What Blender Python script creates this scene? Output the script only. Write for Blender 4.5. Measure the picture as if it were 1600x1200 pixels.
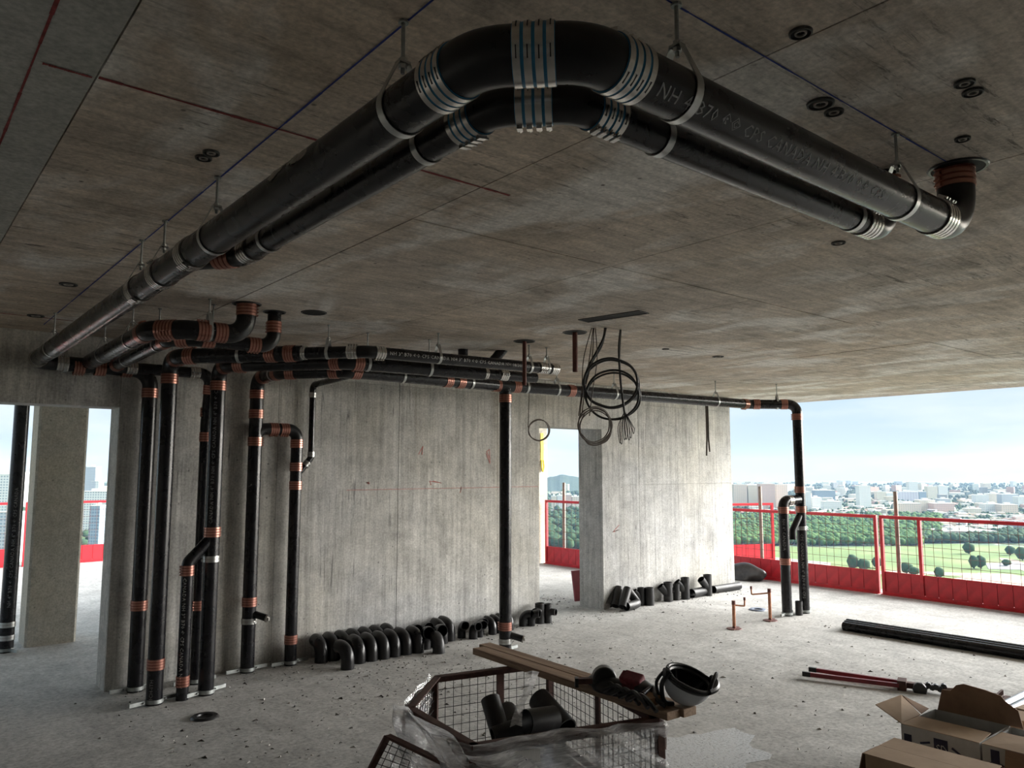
import bpy, bmesh, math, random
from mathutils import Vector, Matrix
random.seed(7)
for o in list(bpy.data.objects): bpy.data.objects.remove(o)
S = bpy.context.scene
COL = S.collection
PI = math.pi
# ------------------------------------------------------------------ camera
FPX = 1212.3; YAW = math.radians(50.554); PITCH = math.radians(6.22); EYE = 1.65; ZC = 2.65
cam = bpy.data.cameras.new('camera'); cam.sensor_width = 36; cam.lens = 36 * FPX / 1600
cam.clip_start = 0.05; cam.clip_end = 20000
camo = bpy.data.objects.new('camera', cam); COL.objects.link(camo)
camo.location = (0, 0, EYE); camo.rotation_euler = (PI / 2 + PITCH, 0, YAW - PI / 2)
S.camera = camo
FW = Vector((math.cos(YAW) * math.cos(PITCH), math.sin(YAW) * math.cos(PITCH), math.sin(PITCH)))
RT = Vector((math.sin(YAW), -math.cos(YAW), 0)); UPV = RT.cross(FW); EYEP = Vector((0, 0, EYE))
def ray(x, y): return FW + RT * ((x - 800) / FPX) + UPV * ((600 - y) / FPX)
def onz(x, y, z):                      # where a pixel's sight line meets a level
    d = ray(x, y); return EYEP + d * ((z - EYE) / d.z)
def onv(x, y, v):                      # ... or the plane y = v
    d = ray(x, y); return EYEP + d * (v / d.y)
def atd(x, y, dep): return EYEP + ray(x, y) * dep
# ------------------------------------------------------------------ world, sun, exposure
S.view_settings.view_transform = 'Standard'; S.view_settings.look = 'None'
S.view_settings.gamma = 1; S.view_settings.use_curve_mapping = False
S.view_settings.exposure = 0.2
W = bpy.data.worlds.new('overcast_sky'); S.world = W; W.use_nodes = True
nt = W.node_tree; nt.nodes.clear()
def wn(t, **k):
    n = nt.nodes.new(t)
    for a, b in k.items(): setattr(n, a, b)
    return n
wo = wn('ShaderNodeOutputWorld'); wb = wn('ShaderNodeBackground'); tc = wn('ShaderNodeTexCoord')
sx = wn('ShaderNodeSeparateXYZ'); nt.links.new(tc.outputs['Generated'], sx.inputs[0])
gr = wn('ShaderNodeValToRGB'); nt.links.new(sx.outputs[2], gr.inputs[0])
e = gr.color_ramp.elements
e[0].position = 0.0; e[0].color = (.66, .80, .94, 1)
e[1].position = 0.55; e[1].color = (.60, .80, .97, 1)
k = e.new(.10); k.color = (.62, .79, .97, 1)
k = e.new(.22); k.color = (.70, .90, .99, 1)
mp = wn('ShaderNodeMapping'); mp.inputs['Scale'].default_value = (2.2, 2.2, 11)
nt.links.new(tc.outputs['Generated'], mp.inputs[0])
nz = wn('ShaderNodeTexNoise'); nz.inputs['Scale'].default_value = 1.5; nz.inputs['Detail'].default_value = 5
nt.links.new(mp.outputs[0], nz.inputs['Vector'])
cr = wn('ShaderNodeValToRGB'); nt.links.new(nz.outputs['Fac'], cr.inputs[0])
cr.color_ramp.elements[0].position = .40; cr.color_ramp.elements[0].color = (0, 0, 0, 1)
cr.color_ramp.elements[1].position = .64; cr.color_ramp.elements[1].color = (.8, .8, .8, 1)
mx = wn('ShaderNodeMix', data_type='RGBA'); nt.links.new(cr.outputs[0], mx.inputs[0])
nt.links.new(gr.outputs[0], mx.inputs[6]); mx.inputs[7].default_value = (.93, 1.0, 1.02, 1)
nt.links.new(mx.outputs[2], wb.inputs[0]); wb.inputs[1].default_value = .90
nt.links.new(wb.outputs[0], wo.inputs[0])
# soft sun added to brighten the interior, standing in for overcast daylight from the right
sun = bpy.data.lights.new('overcast_fill_sun', 'SUN'); sun.energy = 18.0; sun.angle = math.radians(62); sun.color = (1, .985, .95)
suno = bpy.data.objects.new('overcast_fill_sun', sun); COL.objects.link(suno)
SAZ = math.radians(-27); SEL = math.radians(21)
sd = Vector((math.cos(SAZ) * math.cos(SEL), math.sin(SAZ) * math.cos(SEL), math.sin(SEL)))
suno.rotation_euler = sd.to_track_quat('Z', 'Y').to_euler(); suno.location = (30, -10, 20)

# ------------------------------------------------------------------ materials
MATS = {}
class NB:
    def __init__(s, name):
        m = bpy.data.materials.new(name); m.use_nodes = True; s.m = m; s.t = m.node_tree
        s.b = s.t.nodes['Principled BSDF']; MATS[name] = m
    def n(s, typ, ins=None, **kw):
        x = s.t.nodes.new(typ)
        for a, b in kw.items(): setattr(x, a, b)
        for a, b in (ins or {}).items():
            if hasattr(b, 'is_linked') or isinstance(b, bpy.types.NodeSocket): s.t.links.new(b, x.inputs[a])
            else: x.inputs[a].default_value = b
        return x
    def link(s, a, b): s.t.links.new(a, b)
    def pos(s, scale=(1, 1, 1), obj=False):
        if obj: src = s.n('ShaderNodeTexCoord').outputs['Object']
        else: src = s.n('ShaderNodeNewGeometry').outputs['Position']
        return s.n('ShaderNodeMapping', {'Vector': src, 'Scale': scale}).outputs[0]
    def noise(s, v, scale, detail=4, rough=.55, dist=0):
        return s.n('ShaderNodeTexNoise', {'Vector': v, 'Scale': scale, 'Detail': detail, 'Roughness': rough, 'Distortion': dist}).outputs['Fac']
    def ramp(s, f, stops):
        r = s.n('ShaderNodeValToRGB', {'Fac': f}); el = r.color_ramp.elements
        el[0].position, el[0].color = stops[0][0], (*stops[0][1], 1) if not isinstance(stops[0][1], (int, float)) else (stops[0][1],) * 3 + (1,)
        el[1].position, el[1].color = stops[-1][0], (*stops[-1][1], 1) if not isinstance(stops[-1][1], (int, float)) else (stops[-1][1],) * 3 + (1,)
        for p, c in stops[1:-1]:
            q = el.new(p); q.color = (*c, 1) if not isinstance(c, (int, float)) else (c,) * 3 + (1,)
        return r.outputs[0]
    def mix(s, f, a, b, mode='MIX'):
        x = s.n('ShaderNodeMix', data_type='RGBA', blend_type=mode)
        for i, v in ((0, f), (6, a), (7, b)):
            if isinstance(v, bpy.types.NodeSocket): s.link(v, x.inputs[i])
            else: x.inputs[i].default_value = v if isinstance(v, (int, float)) else (*v, 1)
        return x.outputs[2]
    def bump(s, h, st=.3, d=.005):
        x = s.n('ShaderNodeBump', {'Height': h, 'Strength': st, 'Distance': d}); s.link(x.outputs[0], s.b.inputs['Normal'])
    def col(s, c):
        if isinstance(c, bpy.types.NodeSocket): s.link(c, s.b.inputs['Base Color'])
        else: s.b.inputs['Base Color'].default_value = (*c, 1)
    def rough(s, r):
        if isinstance(r, bpy.types.NodeSocket): s.link(r, s.b.inputs['Roughness'])
        else: s.b.inputs['Roughness'].default_value = r
def plain(name, c, rough=.5, metal=0, vary=.15, scale=30, spec=None):
    k = NB(name); v = k.pos(obj=True); f = k.noise(v, scale, 4)
    lo = tuple(max(0, x * (1 - vary)) for x in c); hi = tuple(min(1, x * (1 + vary)) for x in c)
    k.col(k.ramp(f, [(.3, lo), (.7, hi)])); k.rough(rough); k.b.inputs['Metallic'].default_value = metal
    if spec is not None: k.b.inputs['Specular IOR Level'].default_value = spec
    return k.m
def concrete(name, c, streak=(1, 1, 1), sw=.5, warm=(1.05, 1, .9), pits=.5, blot=.25, bst=.25, stain=None, grime=False):
    k = NB(name); p = k.pos()
    big = k.noise(p, .55, 5, .6, .6); mid = k.noise(p, 3.2, 6, .62, .4); fine = k.noise(p, 60, 3, .6)
    st = k.noise(k.pos(streak), 3.0, 6, .7, .2)
    d = tuple(x * (1 - blot * 1.3) for x in c); l = tuple(min(1, x * (1 + blot)) for x in c)
    base = k.ramp(mid, [(.25, d), (.5, c), (.78, l)])
    base = k.mix(k.ramp(big, [(.38, 0.), (.68, 1.)]), base, k.mix(1.0, base, warm, 'MULTIPLY'))
    if stain:
        sp = k.noise(k.pos(stain[0]), stain[1], 5, .6, .5)
        base = k.mix(k.ramp(sp, [(stain[2], 0.), (stain[2] + .13, stain[4])]), base, stain[3])
    base = k.mix(sw, base, k.ramp(st, [(.25, .52), (.5, 1.0), (.75, 1.35)]), 'MULTIPLY')
    base = k.mix(.6, base, k.ramp(fine, [(.3, .65), (.7, 1.3)]), 'MULTIPLY')
    base = k.mix(.45, base, k.ramp(k.noise(p, 14, 6, .75), [(.3, .6), (.5, 1.), (.7, 1.3)]), 'MULTIPLY')
    vor = k.n('ShaderNodeTexVoronoi', {'Vector': p, 'Scale': 13.0, 'Randomness': 1.0}, feature='F1').outputs['Distance']
    rare = k.ramp(k.noise(p, 2.1, 3, .6), [(.5, 0.), (.62, 1.)])
    pit = k.mix(1.0, k.ramp(vor, [(.07, 1.), (.13, 0.)]), rare, 'MULTIPLY')
    base = k.mix(k.mix(1.0, pit, (pits,) * 3, 'MULTIPLY'), base, tuple(x * .28 for x in c))
    if grime:                      # thin dark form-oil flecks and short scrapes, clustered
        fl_ = k.noise(k.pos(tuple(x * 1.0 for x in streak)), 4.5, 6, .8, .8); cl = k.noise(p, 1.3, 3, .6)
        gm = k.mix(1.0, k.ramp(fl_, [(.55, 0.), (.64, 1.)]), k.ramp(cl, [(.50, 0.), (.58, .95)]), 'MULTIPLY')
        base = k.mix(gm, base, tuple(x * .30 for x in c))
    k.col(base); k.rough(.86); k.b.inputs['Specular IOR Level'].default_value = .3
    h = k.mix(.5, k.mix(.5, st, fine), pit, 'SUBTRACT')
    k.bump(h, bst, .006)
    return k.m
concrete('ceiling_concrete', (.54, .475, .41), streak=(.8, 7, 1), sw=.75, warm=(1.04, .98, .90), pits=.95, blot=.28, stain=((1.2, .6, 1), 1.5, .49, (.80, .77, .73), .85), grime=True)
concrete('ceiling_beam_concrete', (.43, .43, .41), streak=(2, 1, 1), sw=.15, warm=(1, 1, .96), pits=.4, blot=.12)
concrete('wall_concrete', (.45, .45, .445), streak=(9, 9, .35), sw=.8, warm=(1.04, 1.0, .9), pits=.85, blot=.22, stain=((1.6, 1, .10), 1.3, .60, (.36, .31, .23), .6), grime=True)
concrete('column_concrete', (.46, .44, .39), streak=(5, 5, .4), sw=.2, warm=(1.06, 1.0, .88), pits=.8, blot=.12)
def floor_mat():
    k = NB('floor_concrete'); p = k.pos()
    big = k.noise(p, .45, 5, .6, .8); mid = k.noise(p, 2.6, 6, .65, .6); fine = k.noise(p, 34, 6, .7); swirl = k.noise(k.pos((1.2, .35, 1)), 5, 5, .65, 1.2)
    b = k.ramp(mid, [(.25, (.31, .305, .295)), (.5, (.46, .455, .44)), (.75, (.56, .555, .54))])
    b = k.mix(.5, b, k.ramp(swirl, [(.3, .72), (.7, 1.22)]), 'MULTIPLY')
    b = k.mix(k.ramp(big, [(.45, 0.), (.72, .6)]), b, (.40, .385, .36))
    b = k.mix(.75, b, k.ramp(fine, [(.33, .5), (.52, 1.0), (.7, 1.3)]), 'MULTIPLY')
    b = k.mix(.5, b, k.ramp(k.noise(p, 11, 6, .75, .5), [(.3, .55), (.52, 1.), (.7, 1.25)]), 'MULTIPLY')
    vor = k.n('ShaderNodeTexVoronoi', {'Vector': p, 'Scale': 26.0}, feature='F1').outputs['Distance']
    rare = k.ramp(k.noise(p, 1.7, 4, .7), [(.52, 0.), (.66, 1.)])
    pit = k.mix(1.0, k.ramp(vor, [(.10, 1.), (.17, 0.)]), rare, 'MULTIPLY')
    b = k.mix(k.mix(1.0, pit, (.85,) * 3, 'MULTIPLY'), b, (.12, .11, .10))
    k.col(b); k.rough(k.ramp(mid, [(.3, .62), (.7, .9)])); k.bump(k.mix(.5, fine, swirl), .45, .006)
floor_mat()
def pipe_mat(name, c, r0, r1, dust=.25):
    k = NB(name); p = k.pos(obj=False); f = k.noise(p, 9, 5, .6, .4); g = k.noise(p, 60, 4, .6)
    b = k.mix(k.ramp(f, [(.52, 0.), (.74, dust)]), c, (.09, .085, .08))
    k.col(k.mix(.5, b, k.ramp(g, [(.3, .6), (.7, 1.5)]), 'MULTIPLY')); k.rough(k.ramp(f, [(.3, r0), (.7, r1)]))
    k.b.inputs['Specular IOR Level'].default_value = .42
    k.bump(g, .08, .002); return k.m
pipe_mat('black_iron_pipe', (.006, .006, .008), .22, .33, .06)
pipe_mat('black_iron_fitting', (.007, .007, .008), .24, .40, .10)
pipe_mat('dusty_iron_fitting', (.016, .016, .017), .36, .55, .5)
pipe_mat('pipe_inside', (.006, .006, .006), .6, .8, .1)
plain('stainless_band', (.62, .60, .57), .27, 1, .15)
plain('stainless_shield', (.42, .40, .38), .35, 1, .15)
plain('copper_band', (.46, .23, .18), .28, .9, .2)
plain('copper_shield', (.20, .055, .035), .5, .2, .3)
plain('blue_gasket', (.015, .17, .32), .5, 0, .15)
plain('galvanised_steel', (.50, .51, .50), .34, 1, .2, 18)
plain('dull_galvanised', (.36, .38, .37), .5, .8, .25, 18)
plain('print_grey', (.26, .26, .26), .6, 0, .4, 90)
plain('print_white', (.5, .5, .48), .6, 0, .3, 90)
plain('red_paint', (.56, .022, .035), .42, 0, .22, 7)
plain('red_paint_bright', (.60, .018, .03), .45, 0, .15, 7)
plain('dark_red_paint', (.20, .012, .02), .35, 0, .2, 12)
plain('mesh_wire', (.16, .07, .06), .5, .5, .3)
plain('dark_wire', (.02, .018, .018), .5, .3, .3)
plain('pole_steel', (.27, .22, .19), .5, .6, .25, 12)
plain('copper_tube', (.42, .20, .12), .38, .8, .3, 25)
plain('rusty_sprinkler_pipe', (.13, .045, .035), .55, .2, .3, 25)
plain('black_cable', (.015, .015, .015), .45, 0, .2)
plain('brown_cable', (.085, .065, .05), .55, 0, .3)
plain('chalk_blue', (.03, .05, .24), .95, 0, .4, 40)
plain('chalk_red', (.24, .045, .045), .95, 0, .4, 40)
plain('spray_red', (.50, .20, .18), .95, 0, .3, 40)
plain('recess_shade_black', (.008, .008, .008), .8, 0, .3)  # flat black that paints the shade inside holes and slots
plain('socket_grey', (.055, .053, .05), .6, 0, .5, 40)
plain('grout_ring', (.36, .33, .29), .9, 0, .3, 30)
plain('hat_white', (.45, .47, .50), .25, 0, .06, 10)
plain('black_plastic', (.012, .012, .013), .4, 0, .3)
plain('red_nylon', (.12, .012, .02), .75, 0, .3, 60)
plain('tan_leather', (.25, .12, .05), .6, 0, .3)
plain('yellow_strap', (.75, .58, .05), .6, 0, .15)
plain('bag_plastic', (.035, .03, .03), .35, 0, .4, 20)
plain('rust_angle_iron', (.075, .032, .025), .65, .2, .4, 25)
plain('pvc_blue', (.18, .22, .30), .5, 0, .2, 10)
plain('debris_dark', (.06, .055, .05), .9, 0, .5)
plain('debris_light', (.45, .43, .40), .9, 0, .3)
plain('crown_ink', (.02, .02, .05), .7, 0, .3)
plain('ink_red', (.16, .03, .05), .7, 0, .3)
plain('conduit', (.46, .49, .53), .42, 1, .12)
def wood():
    k = NB('plank_wood'); f = k.noise(k.pos((9, .5, 9)), 4, 6, .6, .8); g = k.noise(k.pos((60, 2, 60)), 3, 3, .6)
    b = k.ramp(f, [(.3, (.17, .10, .06)), (.55, (.30, .20, .13)), (.75, (.38, .27, .18))])
    k.col(k.mix(.5, b, k.ramp(g, [(.35, .7), (.65, 1.2)]), 'MULTIPLY')); k.rough(.75); k.bump(g, .2, .002)
wood()
def card(name, a, b):
    k = NB(name); f = k.noise(k.pos((3, 3, 3)), 2, 4, .6); g = k.noise(k.pos((120, 8, 8)), 3, 3)
    k.col(k.mix(.25, k.ramp(f, [(.3, a), (.7, b)]), k.ramp(g, [(.3, .7), (.7, 1.25)]), 'MULTIPLY')); k.rough(.85)
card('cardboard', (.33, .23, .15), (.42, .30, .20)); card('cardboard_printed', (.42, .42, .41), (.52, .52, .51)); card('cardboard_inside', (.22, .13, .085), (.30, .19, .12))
def wrap():
    k = NB('stretch_wrap'); v = k.pos(obj=True)
    f = k.noise(k.pos((2, 2, 16), obj=True), 6, 6, .65, 1.0)
    cr = k.n('ShaderNodeTexVoronoi', {'Vector': v, 'Scale': 22.0}, feature='DISTANCE_TO_EDGE').outputs['Distance']
    bp = k.n('ShaderNodeBump', {'Height': k.mix(.5, f, cr), 'Strength': .8, 'Distance': .02}).outputs[0]
    df = k.n('ShaderNodeBsdfDiffuse', {'Color': (.92, .93, .94, 1)}); tl = k.n('ShaderNodeBsdfTranslucent', {'Color': (.95, .95, .96, 1)})
    tr = k.n('ShaderNodeBsdfTransparent'); gl = k.n('ShaderNodeBsdfGlossy', {'Roughness': .12, 'Normal': bp})
    m1 = k.n('ShaderNodeMixShader', {0: .6, 1: df.outputs[0], 2: tl.outputs[0]})
    m2 = k.n('ShaderNodeMixShader', {0: k.ramp(f, [(.3, .2), (.5, .42), (.72, .85)]), 1: tr.outputs[0], 2: m1.outputs[0]})
    m3 = k.n('ShaderNodeMixShader', {0: k.n('ShaderNodeLayerWeight', {'Blend': .25, 'Normal': bp}).outputs['Fresnel'], 1: m2.outputs[0], 2: gl.outputs[0]})
    k.link(m3.outputs[0], k.t.nodes['Material Output'].inputs['Surface'])
wrap()
def puddle():
    k = NB('damp_glint_patch'); p = k.pos(); f = k.noise(p, 7, 6, .7, .5); g = k.noise(p, 55, 5, .7)
    k.col(k.ramp(g, [(.3, (.36, .37, .38)), (.7, (.70, .72, .74))])); k.rough(k.ramp(g, [(.35, .16), (.65, .55)])); k.bump(g, .5, .004)  # pale mottle paints sky glints into the colour of the wet floor
puddle()
# outdoor materials
def grass():
    k = NB('park_grass'); p = k.pos(); f = k.noise(k.pos((1, 1, 1)), .012, 5, .6, .5); g = k.noise(p, .12, 4)
    b = k.ramp(f, [(.3, (.085, .16, .035)), (.5, (.14, .215, .055)), (.72, (.25, .26, .11))])
    k.col(k.mix(.3, b, k.ramp(g, [(.3, .8), (.7, 1.2)]), 'MULTIPLY')); k.rough(.95)
grass()
def suburb():
    k = NB('suburb_ground'); p = k.pos(); v = k.n('ShaderNodeTexVoronoi', {'Vector': p, 'Scale': .028}, feature='F1')
    f = k.noise(p, .006, 4); g = k.noise(p, .05, 5, .7)
    b = k.ramp(g, [(.36, (.07, .13, .06)), (.52, (.12, .18, .10)), (.60, (.34, .34, .31)), (.68, (.52, .46, .42)), (.74, (.12, .18, .09))])
    k.col(b); k.rough(.95)
suburb()
def leaf(name, a, b, c):
    k = NB(name); f = k.noise(k.pos(), .16, 5, .7); k.col(k.ramp(f, [(.3, a), (.5, b), (.72, c)])); k.rough(.9); k.b.inputs['Specular IOR Level'].default_value = .1
leaf('foliage_light', (.035, .085, .025), (.075, .145, .045), (.13, .21, .07)); leaf('foliage_dark', (.025, .055, .03), (.045, .085, .042), (.075, .12, .06))
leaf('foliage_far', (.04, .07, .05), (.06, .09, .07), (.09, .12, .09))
plain('tree_trunk', (.09, .07, .05), .9); plain('ballfield_sand', (.52, .40, .30), .95, 0, .1, .05); plain('roof_pale', (.70, .69, .66), .9, 0, .1, .1); plain('house_cream', (.62, .55, .45), .9, 0, .1, .1); plain('house_pink', (.52, .33, .28), .9, 0, .1, .1)
plain('asphalt_grey', (.33, .33, .34), .95, 0, .15, .05); plain('roof_red', (.42, .07, .07), .8, 0, .2, .1)
def facade(name, wall, win, w=3.2, h=3.0, fx=.62, fz=.55):
    k = NB(name); o = k.n('ShaderNodeTexCoord').outputs['Object']; s = k.n('ShaderNodeSeparateXYZ', {0: o})
    def M(op, a, b=None):
        n = k.n('ShaderNodeMath', operation=op)
        for i, q in enumerate((a, b)):
            if q is None: continue
            if isinstance(q, bpy.types.NodeSocket): k.link(q, n.inputs[i])
            else: n.inputs[i].default_value = q
        return n.outputs[0]
    u = M('FRACT', M('DIVIDE', M('ADD', s.outputs[0], s.outputs[1]), w)); z = M('FRACT', M('DIVIDE', s.outputs[2], h))
    f = M('MULTIPLY', M('LESS_THAN', u, fx), M('LESS_THAN', z, fz))
    gn = k.n('ShaderNodeNewGeometry').outputs['Normal']; up = M('LESS_THAN', M('ABSOLUTE', k.n('ShaderNodeSeparateXYZ', {0: gn}).outputs[2]), .5)
    f = M('MULTIPLY', f, up)
    k.col(k.mix(f, wall, win)); k.rough(.7)
facade('facade_white', (.78, .78, .76), (.36, .42, .46)); facade('facade_cream', (.74, .68, .56), (.42, .40, .36)); facade('facade_pink', (.68, .48, .42), (.40, .32, .32))
facade('facade_grey', (.50, .52, .56), (.26, .32, .40)); facade('facade_glass', (.30, .38, .46), (.16, .22, .30), 2.4, 3, .75, .7); facade('facade_tan', (.72, .60, .50), (.50, .44, .40), 4, 3.2)
facade('facade_lilac', (.46, .44, .54), (.62, .62, .68), 7, 3)

# ------------------------------------------------------------------ mesh helpers
def link(o): COL.objects.link(o); return o
def frame(d):
    d = d.normalized(); a = Vector((0, 0, 1)) if abs(d.z) < .9 else Vector((1, 0, 0))
    x = a.cross(d).normalized(); return x, d.cross(x), d
class MB:
    def __init__(s): s.v = []; s.f = []; s.m = []; s.mi = 0
    def mat(s, i): s.mi = i; return s
    def face(s, ids): s.f.append(ids); s.m.append(s.mi)
    def quad(s, *ps):
        n = len(s.v); s.v += [Vector(p) for p in ps]; s.face(tuple(range(n, n + len(ps)))); return s
    def obox(s, c, ax, ay, az):
        c = Vector(c); ax, ay, az = Vector(ax), Vector(ay), Vector(az); n = len(s.v)
        for k in (-1, 1):
            for j in (-1, 1):
                for i in (-1, 1): s.v.append(c + ax * i + ay * j + az * k)
        for q in ((0, 2, 3, 1), (4, 5, 7, 6), (0, 1, 5, 4), (2, 6, 7, 3), (0, 4, 6, 2), (1, 3, 7, 5)): s.face(tuple(n + t for t in q))
        return s
    def box(s, a, b):
        a, b = Vector(a), Vector(b); h = (b - a) / 2
        return s.obox((a + b) / 2, (h.x, 0, 0), (0, h.y, 0), (0, 0, h.z))
    def beam(s, a, b, w, h=None, up=None):
        a, b = Vector(a), Vector(b); d = b - a
        if up is None: x, y, _ = frame(d)
        else: y = Vector(up).normalized(); x = y.cross(d).normalized(); y = d.cross(x).normalized()
        return s.obox((a + b) / 2, x * w / 2, y * (h or w) / 2, d / 2)
    def tube(s, pts, r, seg=20, cap=True, hollow=None, closed=False):
        pts = [Vector(p) for p in pts]; n0 = len(s.v); N = len(pts)
        rs = r if isinstance(r, (list, tuple)) else [r] * N
        tan = []
        for i in range(N):
            a = pts[(i - 1) % N] if (i or closed) else pts[i]; b = pts[(i + 1) % N] if (i < N - 1 or closed) else pts[i]
            tan.append((b - a).normalized())
        x, y, _ = frame(tan[0]); X = []
        for i in range(N):
            x = (x - tan[i] * x.dot(tan[i])); x = x.normalized() if x.length > 1e-6 else frame(tan[i])[0]; X.append(x.copy())
        def rings(rr, flip):
            st = len(s.v)
            for i in range(N):
                yy = tan[i].cross(X[i])
                for k in range(seg):
                    a = 2 * PI * k / seg; s.v.append(pts[i] + (X[i] * math.cos(a) + yy * math.sin(a)) * rr[i])
            for i in range(N if closed else N - 1):
                i2 = (i + 1) % N
                for k in range(seg):
                    q = (st + i * seg + k, st + i * seg + (k + 1) % seg, st + i2 * seg + (k + 1) % seg, st + i2 * seg + k)
                    s.face(q[::-1] if flip else q)
            return st
        o = rings(rs, False)
        if closed: return s
        if hollow:
            i_ = rings([q - hollow for q in rs], True)
            for k in range(seg):
                k2 = (k + 1) % seg
                s.face((o + k, i_ + k, i_ + k2, o + k2)); e = (N - 1) * seg
                s.face((o + e + k, o + e + k2, i_ + e + k2, i_ + e + k))
        elif cap:
            s.face(tuple(o + k for k in range(seg))[::-1]); s.face(tuple(o + (N - 1) * seg + k for k in range(seg)))
        return s
    def cyl(s, a, b, r, seg=16, **k): return s.tube([a, b], r, seg, **k)
    def lathe(s, c, axis, prof, seg=24, close=False):
        c = Vector(c); x, y, d = frame(Vector(axis)); n = len(s.v); P = len(prof)
        for (r, h) in prof:
            for k in range(seg):
                a = 2 * PI * k / seg; s.v.append(c + d * h + (x * math.cos(a) + y * math.sin(a)) * r)
        for i in range(P if close else P - 1):
            j = (i + 1) % P
            for k in range(seg): s.face((n + i * seg + k, n + i * seg + (k + 1) % seg, n + j * seg + (k + 1) % seg, n + j * seg + k))
        return s
    def band(s, c, axis, r, w, t, seg=28): return s.lathe(c, axis, [(r, -w / 2), (r + t, -w / 2), (r + t, w / 2), (r, w / 2)], seg, True)
    def prism(s, poly, z0, z1):
        n = len(s.v); P = len(poly)
        for z in (z0, z1): s.v += [Vector((p[0], p[1], z)) for p in poly]
        s.face(tuple(range(n, n + P))[::-1]); s.face(tuple(range(n + P, n + 2 * P)))
        for i in range(P): s.face((n + i, n + (i + 1) % P, n + P + (i + 1) % P, n + P + i))
        return s
    def mesh(s, name, mats, smooth=True, off=Vector()):
        me = bpy.data.meshes.new(name); me.from_pydata([tuple(p - off) for p in s.v], [], s.f)
        for m in (mats if isinstance(mats, (list, tuple)) else [mats]): me.materials.append(MATS[m])
        me.polygons.foreach_set('material_index', s.m)
        if smooth:
            me.polygons.foreach_set('use_smooth', [True] * len(me.polygons)); me.set_sharp_from_angle(angle=math.radians(38))
        me.update(); return me
    def centre(s):
        lo = Vector(tuple(min(p[i] for p in s.v) for i in range(3))); hi = Vector(tuple(max(p[i] for p in s.v) for i in range(3)))
        return (lo + hi) / 2
    def build(s, name, mats, parent=None, smooth=True, base=False, fix=False, soft=False):
        c = s.centre()
        if base: c = Vector((c.x, c.y, min(p.z for p in s.v)))
        me = s.mesh(name, mats, smooth and not soft, c)
        if soft: me.polygons.foreach_set('use_smooth', [True] * len(me.polygons))
        if fix:
            bm = bmesh.new(); bm.from_mesh(me); bmesh.ops.recalc_face_normals(bm, faces=bm.faces); bm.to_mesh(me); bm.free()
        o = link(bpy.data.objects.new(name, me)); place(o, Matrix.Translation(c), parent); return o
def wmat(o):
    m = o.matrix_basis.copy(); p = o.parent
    while p: m = p.matrix_basis @ m; p = p.parent
    return m
def place(o, m, parent=None):
    if parent: o.parent = parent; m = wmat(parent).inverted() @ m
    o.matrix_basis = m
def thing(name, label, cat, loc=(0, 0, 0), group=None):
    o = bpy.data.objects.new(name, None); o.empty_display_size = .05; link(o); o.location = loc
    return tag(o, label, cat, group)
def tag(o, label, cat, group=None):
    o['label'] = label; o['category'] = cat
    if group: o['group'] = group
    return o
def struct(o): o['kind'] = 'structure'; return o
def inst(name, me, m, parent): o = link(bpy.data.objects.new(name, me)); place(o, m, parent); return o
def V3(*a): return Vector(a)
def bendpath(p0, c, p1, R, n=10):
    p0, c, p1 = Vector(p0), Vector(c), Vector(p1); a = (p0 - c).normalized(); b = (p1 - c).normalized()
    ang = a.angle(b); th = PI - ang; t = R * math.tan(th / 2); bis = (a + b).normalized(); o = c + bis * (R / math.sin(ang / 2))
    s = c + a * t; u = (s - o); ax = u.cross((c + b * t) - o).normalized(); out = []
    for i in range(n + 1): out.append(o + Matrix.Rotation(th * i / n, 3, ax) @ u)
    return out, t
def axis_matrix(P, axis, spin=0):
    x, y, d = frame(Vector(axis)); m = Matrix((x, y, d)).transposed().to_4x4(); m.translation = Vector(P)
    return m @ Matrix.Rotation(spin, 4, 'Z')

# ------------------------------------------------------------------ pipe kit
R4, R3, R2 = .0555, .0425, .027
CACHE = {}
def coupling_meshes(r, kind):
    key = (r, kind)
    if key in CACHE: return CACHE[key]
    L, nb, bw, bm, sm = {'blue': (.086, 4, .0150, 'stainless_band', 'blue_gasket'), 'copper': (.078, 4, .0125, 'copper_band', 'copper_shield'),
                         'steel': (.078, 4, .0135, 'stainless_band', 'stainless_shield'), 'clamp': (.05, 2, .017, 'galvanised_steel', 'stainless_shield')}[kind]
    seg = 40 if kind == 'blue' else 24
    a = MB(); prof = [(r + .0002, -L / 2 + .002)]
    for i in range(13):
        h = -L / 2 + .002 + (L - .004) * i / 12; prof.append((r + .003 + .0008 * (i % 2), h))
    prof.append((r + .0002, L / 2 - .002)); a.lathe((0, 0, 0), (0, 0, 1), prof, seg)
    sl = a.mesh('coupling', sm)
    b = MB(); b.band((0, 0, 0), (0, 0, 1), r + .0035, bw, .0017, seg)
    b.obox((r + .0085, 0, 0), (.004, 0, 0), (0, .011, 0), (0, 0, bw * .42)); b.tube([(r + .009, -.018, 0), (r + .009, -.008, 0)], .0042, 6)
    if kind == 'blue':                                    # perforation slots of the worm-drive strap, pressed into the band
        b.mat(1)
        for q in (2.2, 4.1, 5.2):
            d = V3(math.cos(q), math.sin(q), 0); t = V3(-math.sin(q), math.cos(q), 0)
            b.obox(d * (r + .0052), d * .0003, t * .012, V3(0, 0, .0011))
    bd = b.mesh('band', [bm, 'recess_shade_black'])
    CACHE[key] = (sl, bd, L, nb); return CACHE[key]
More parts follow.
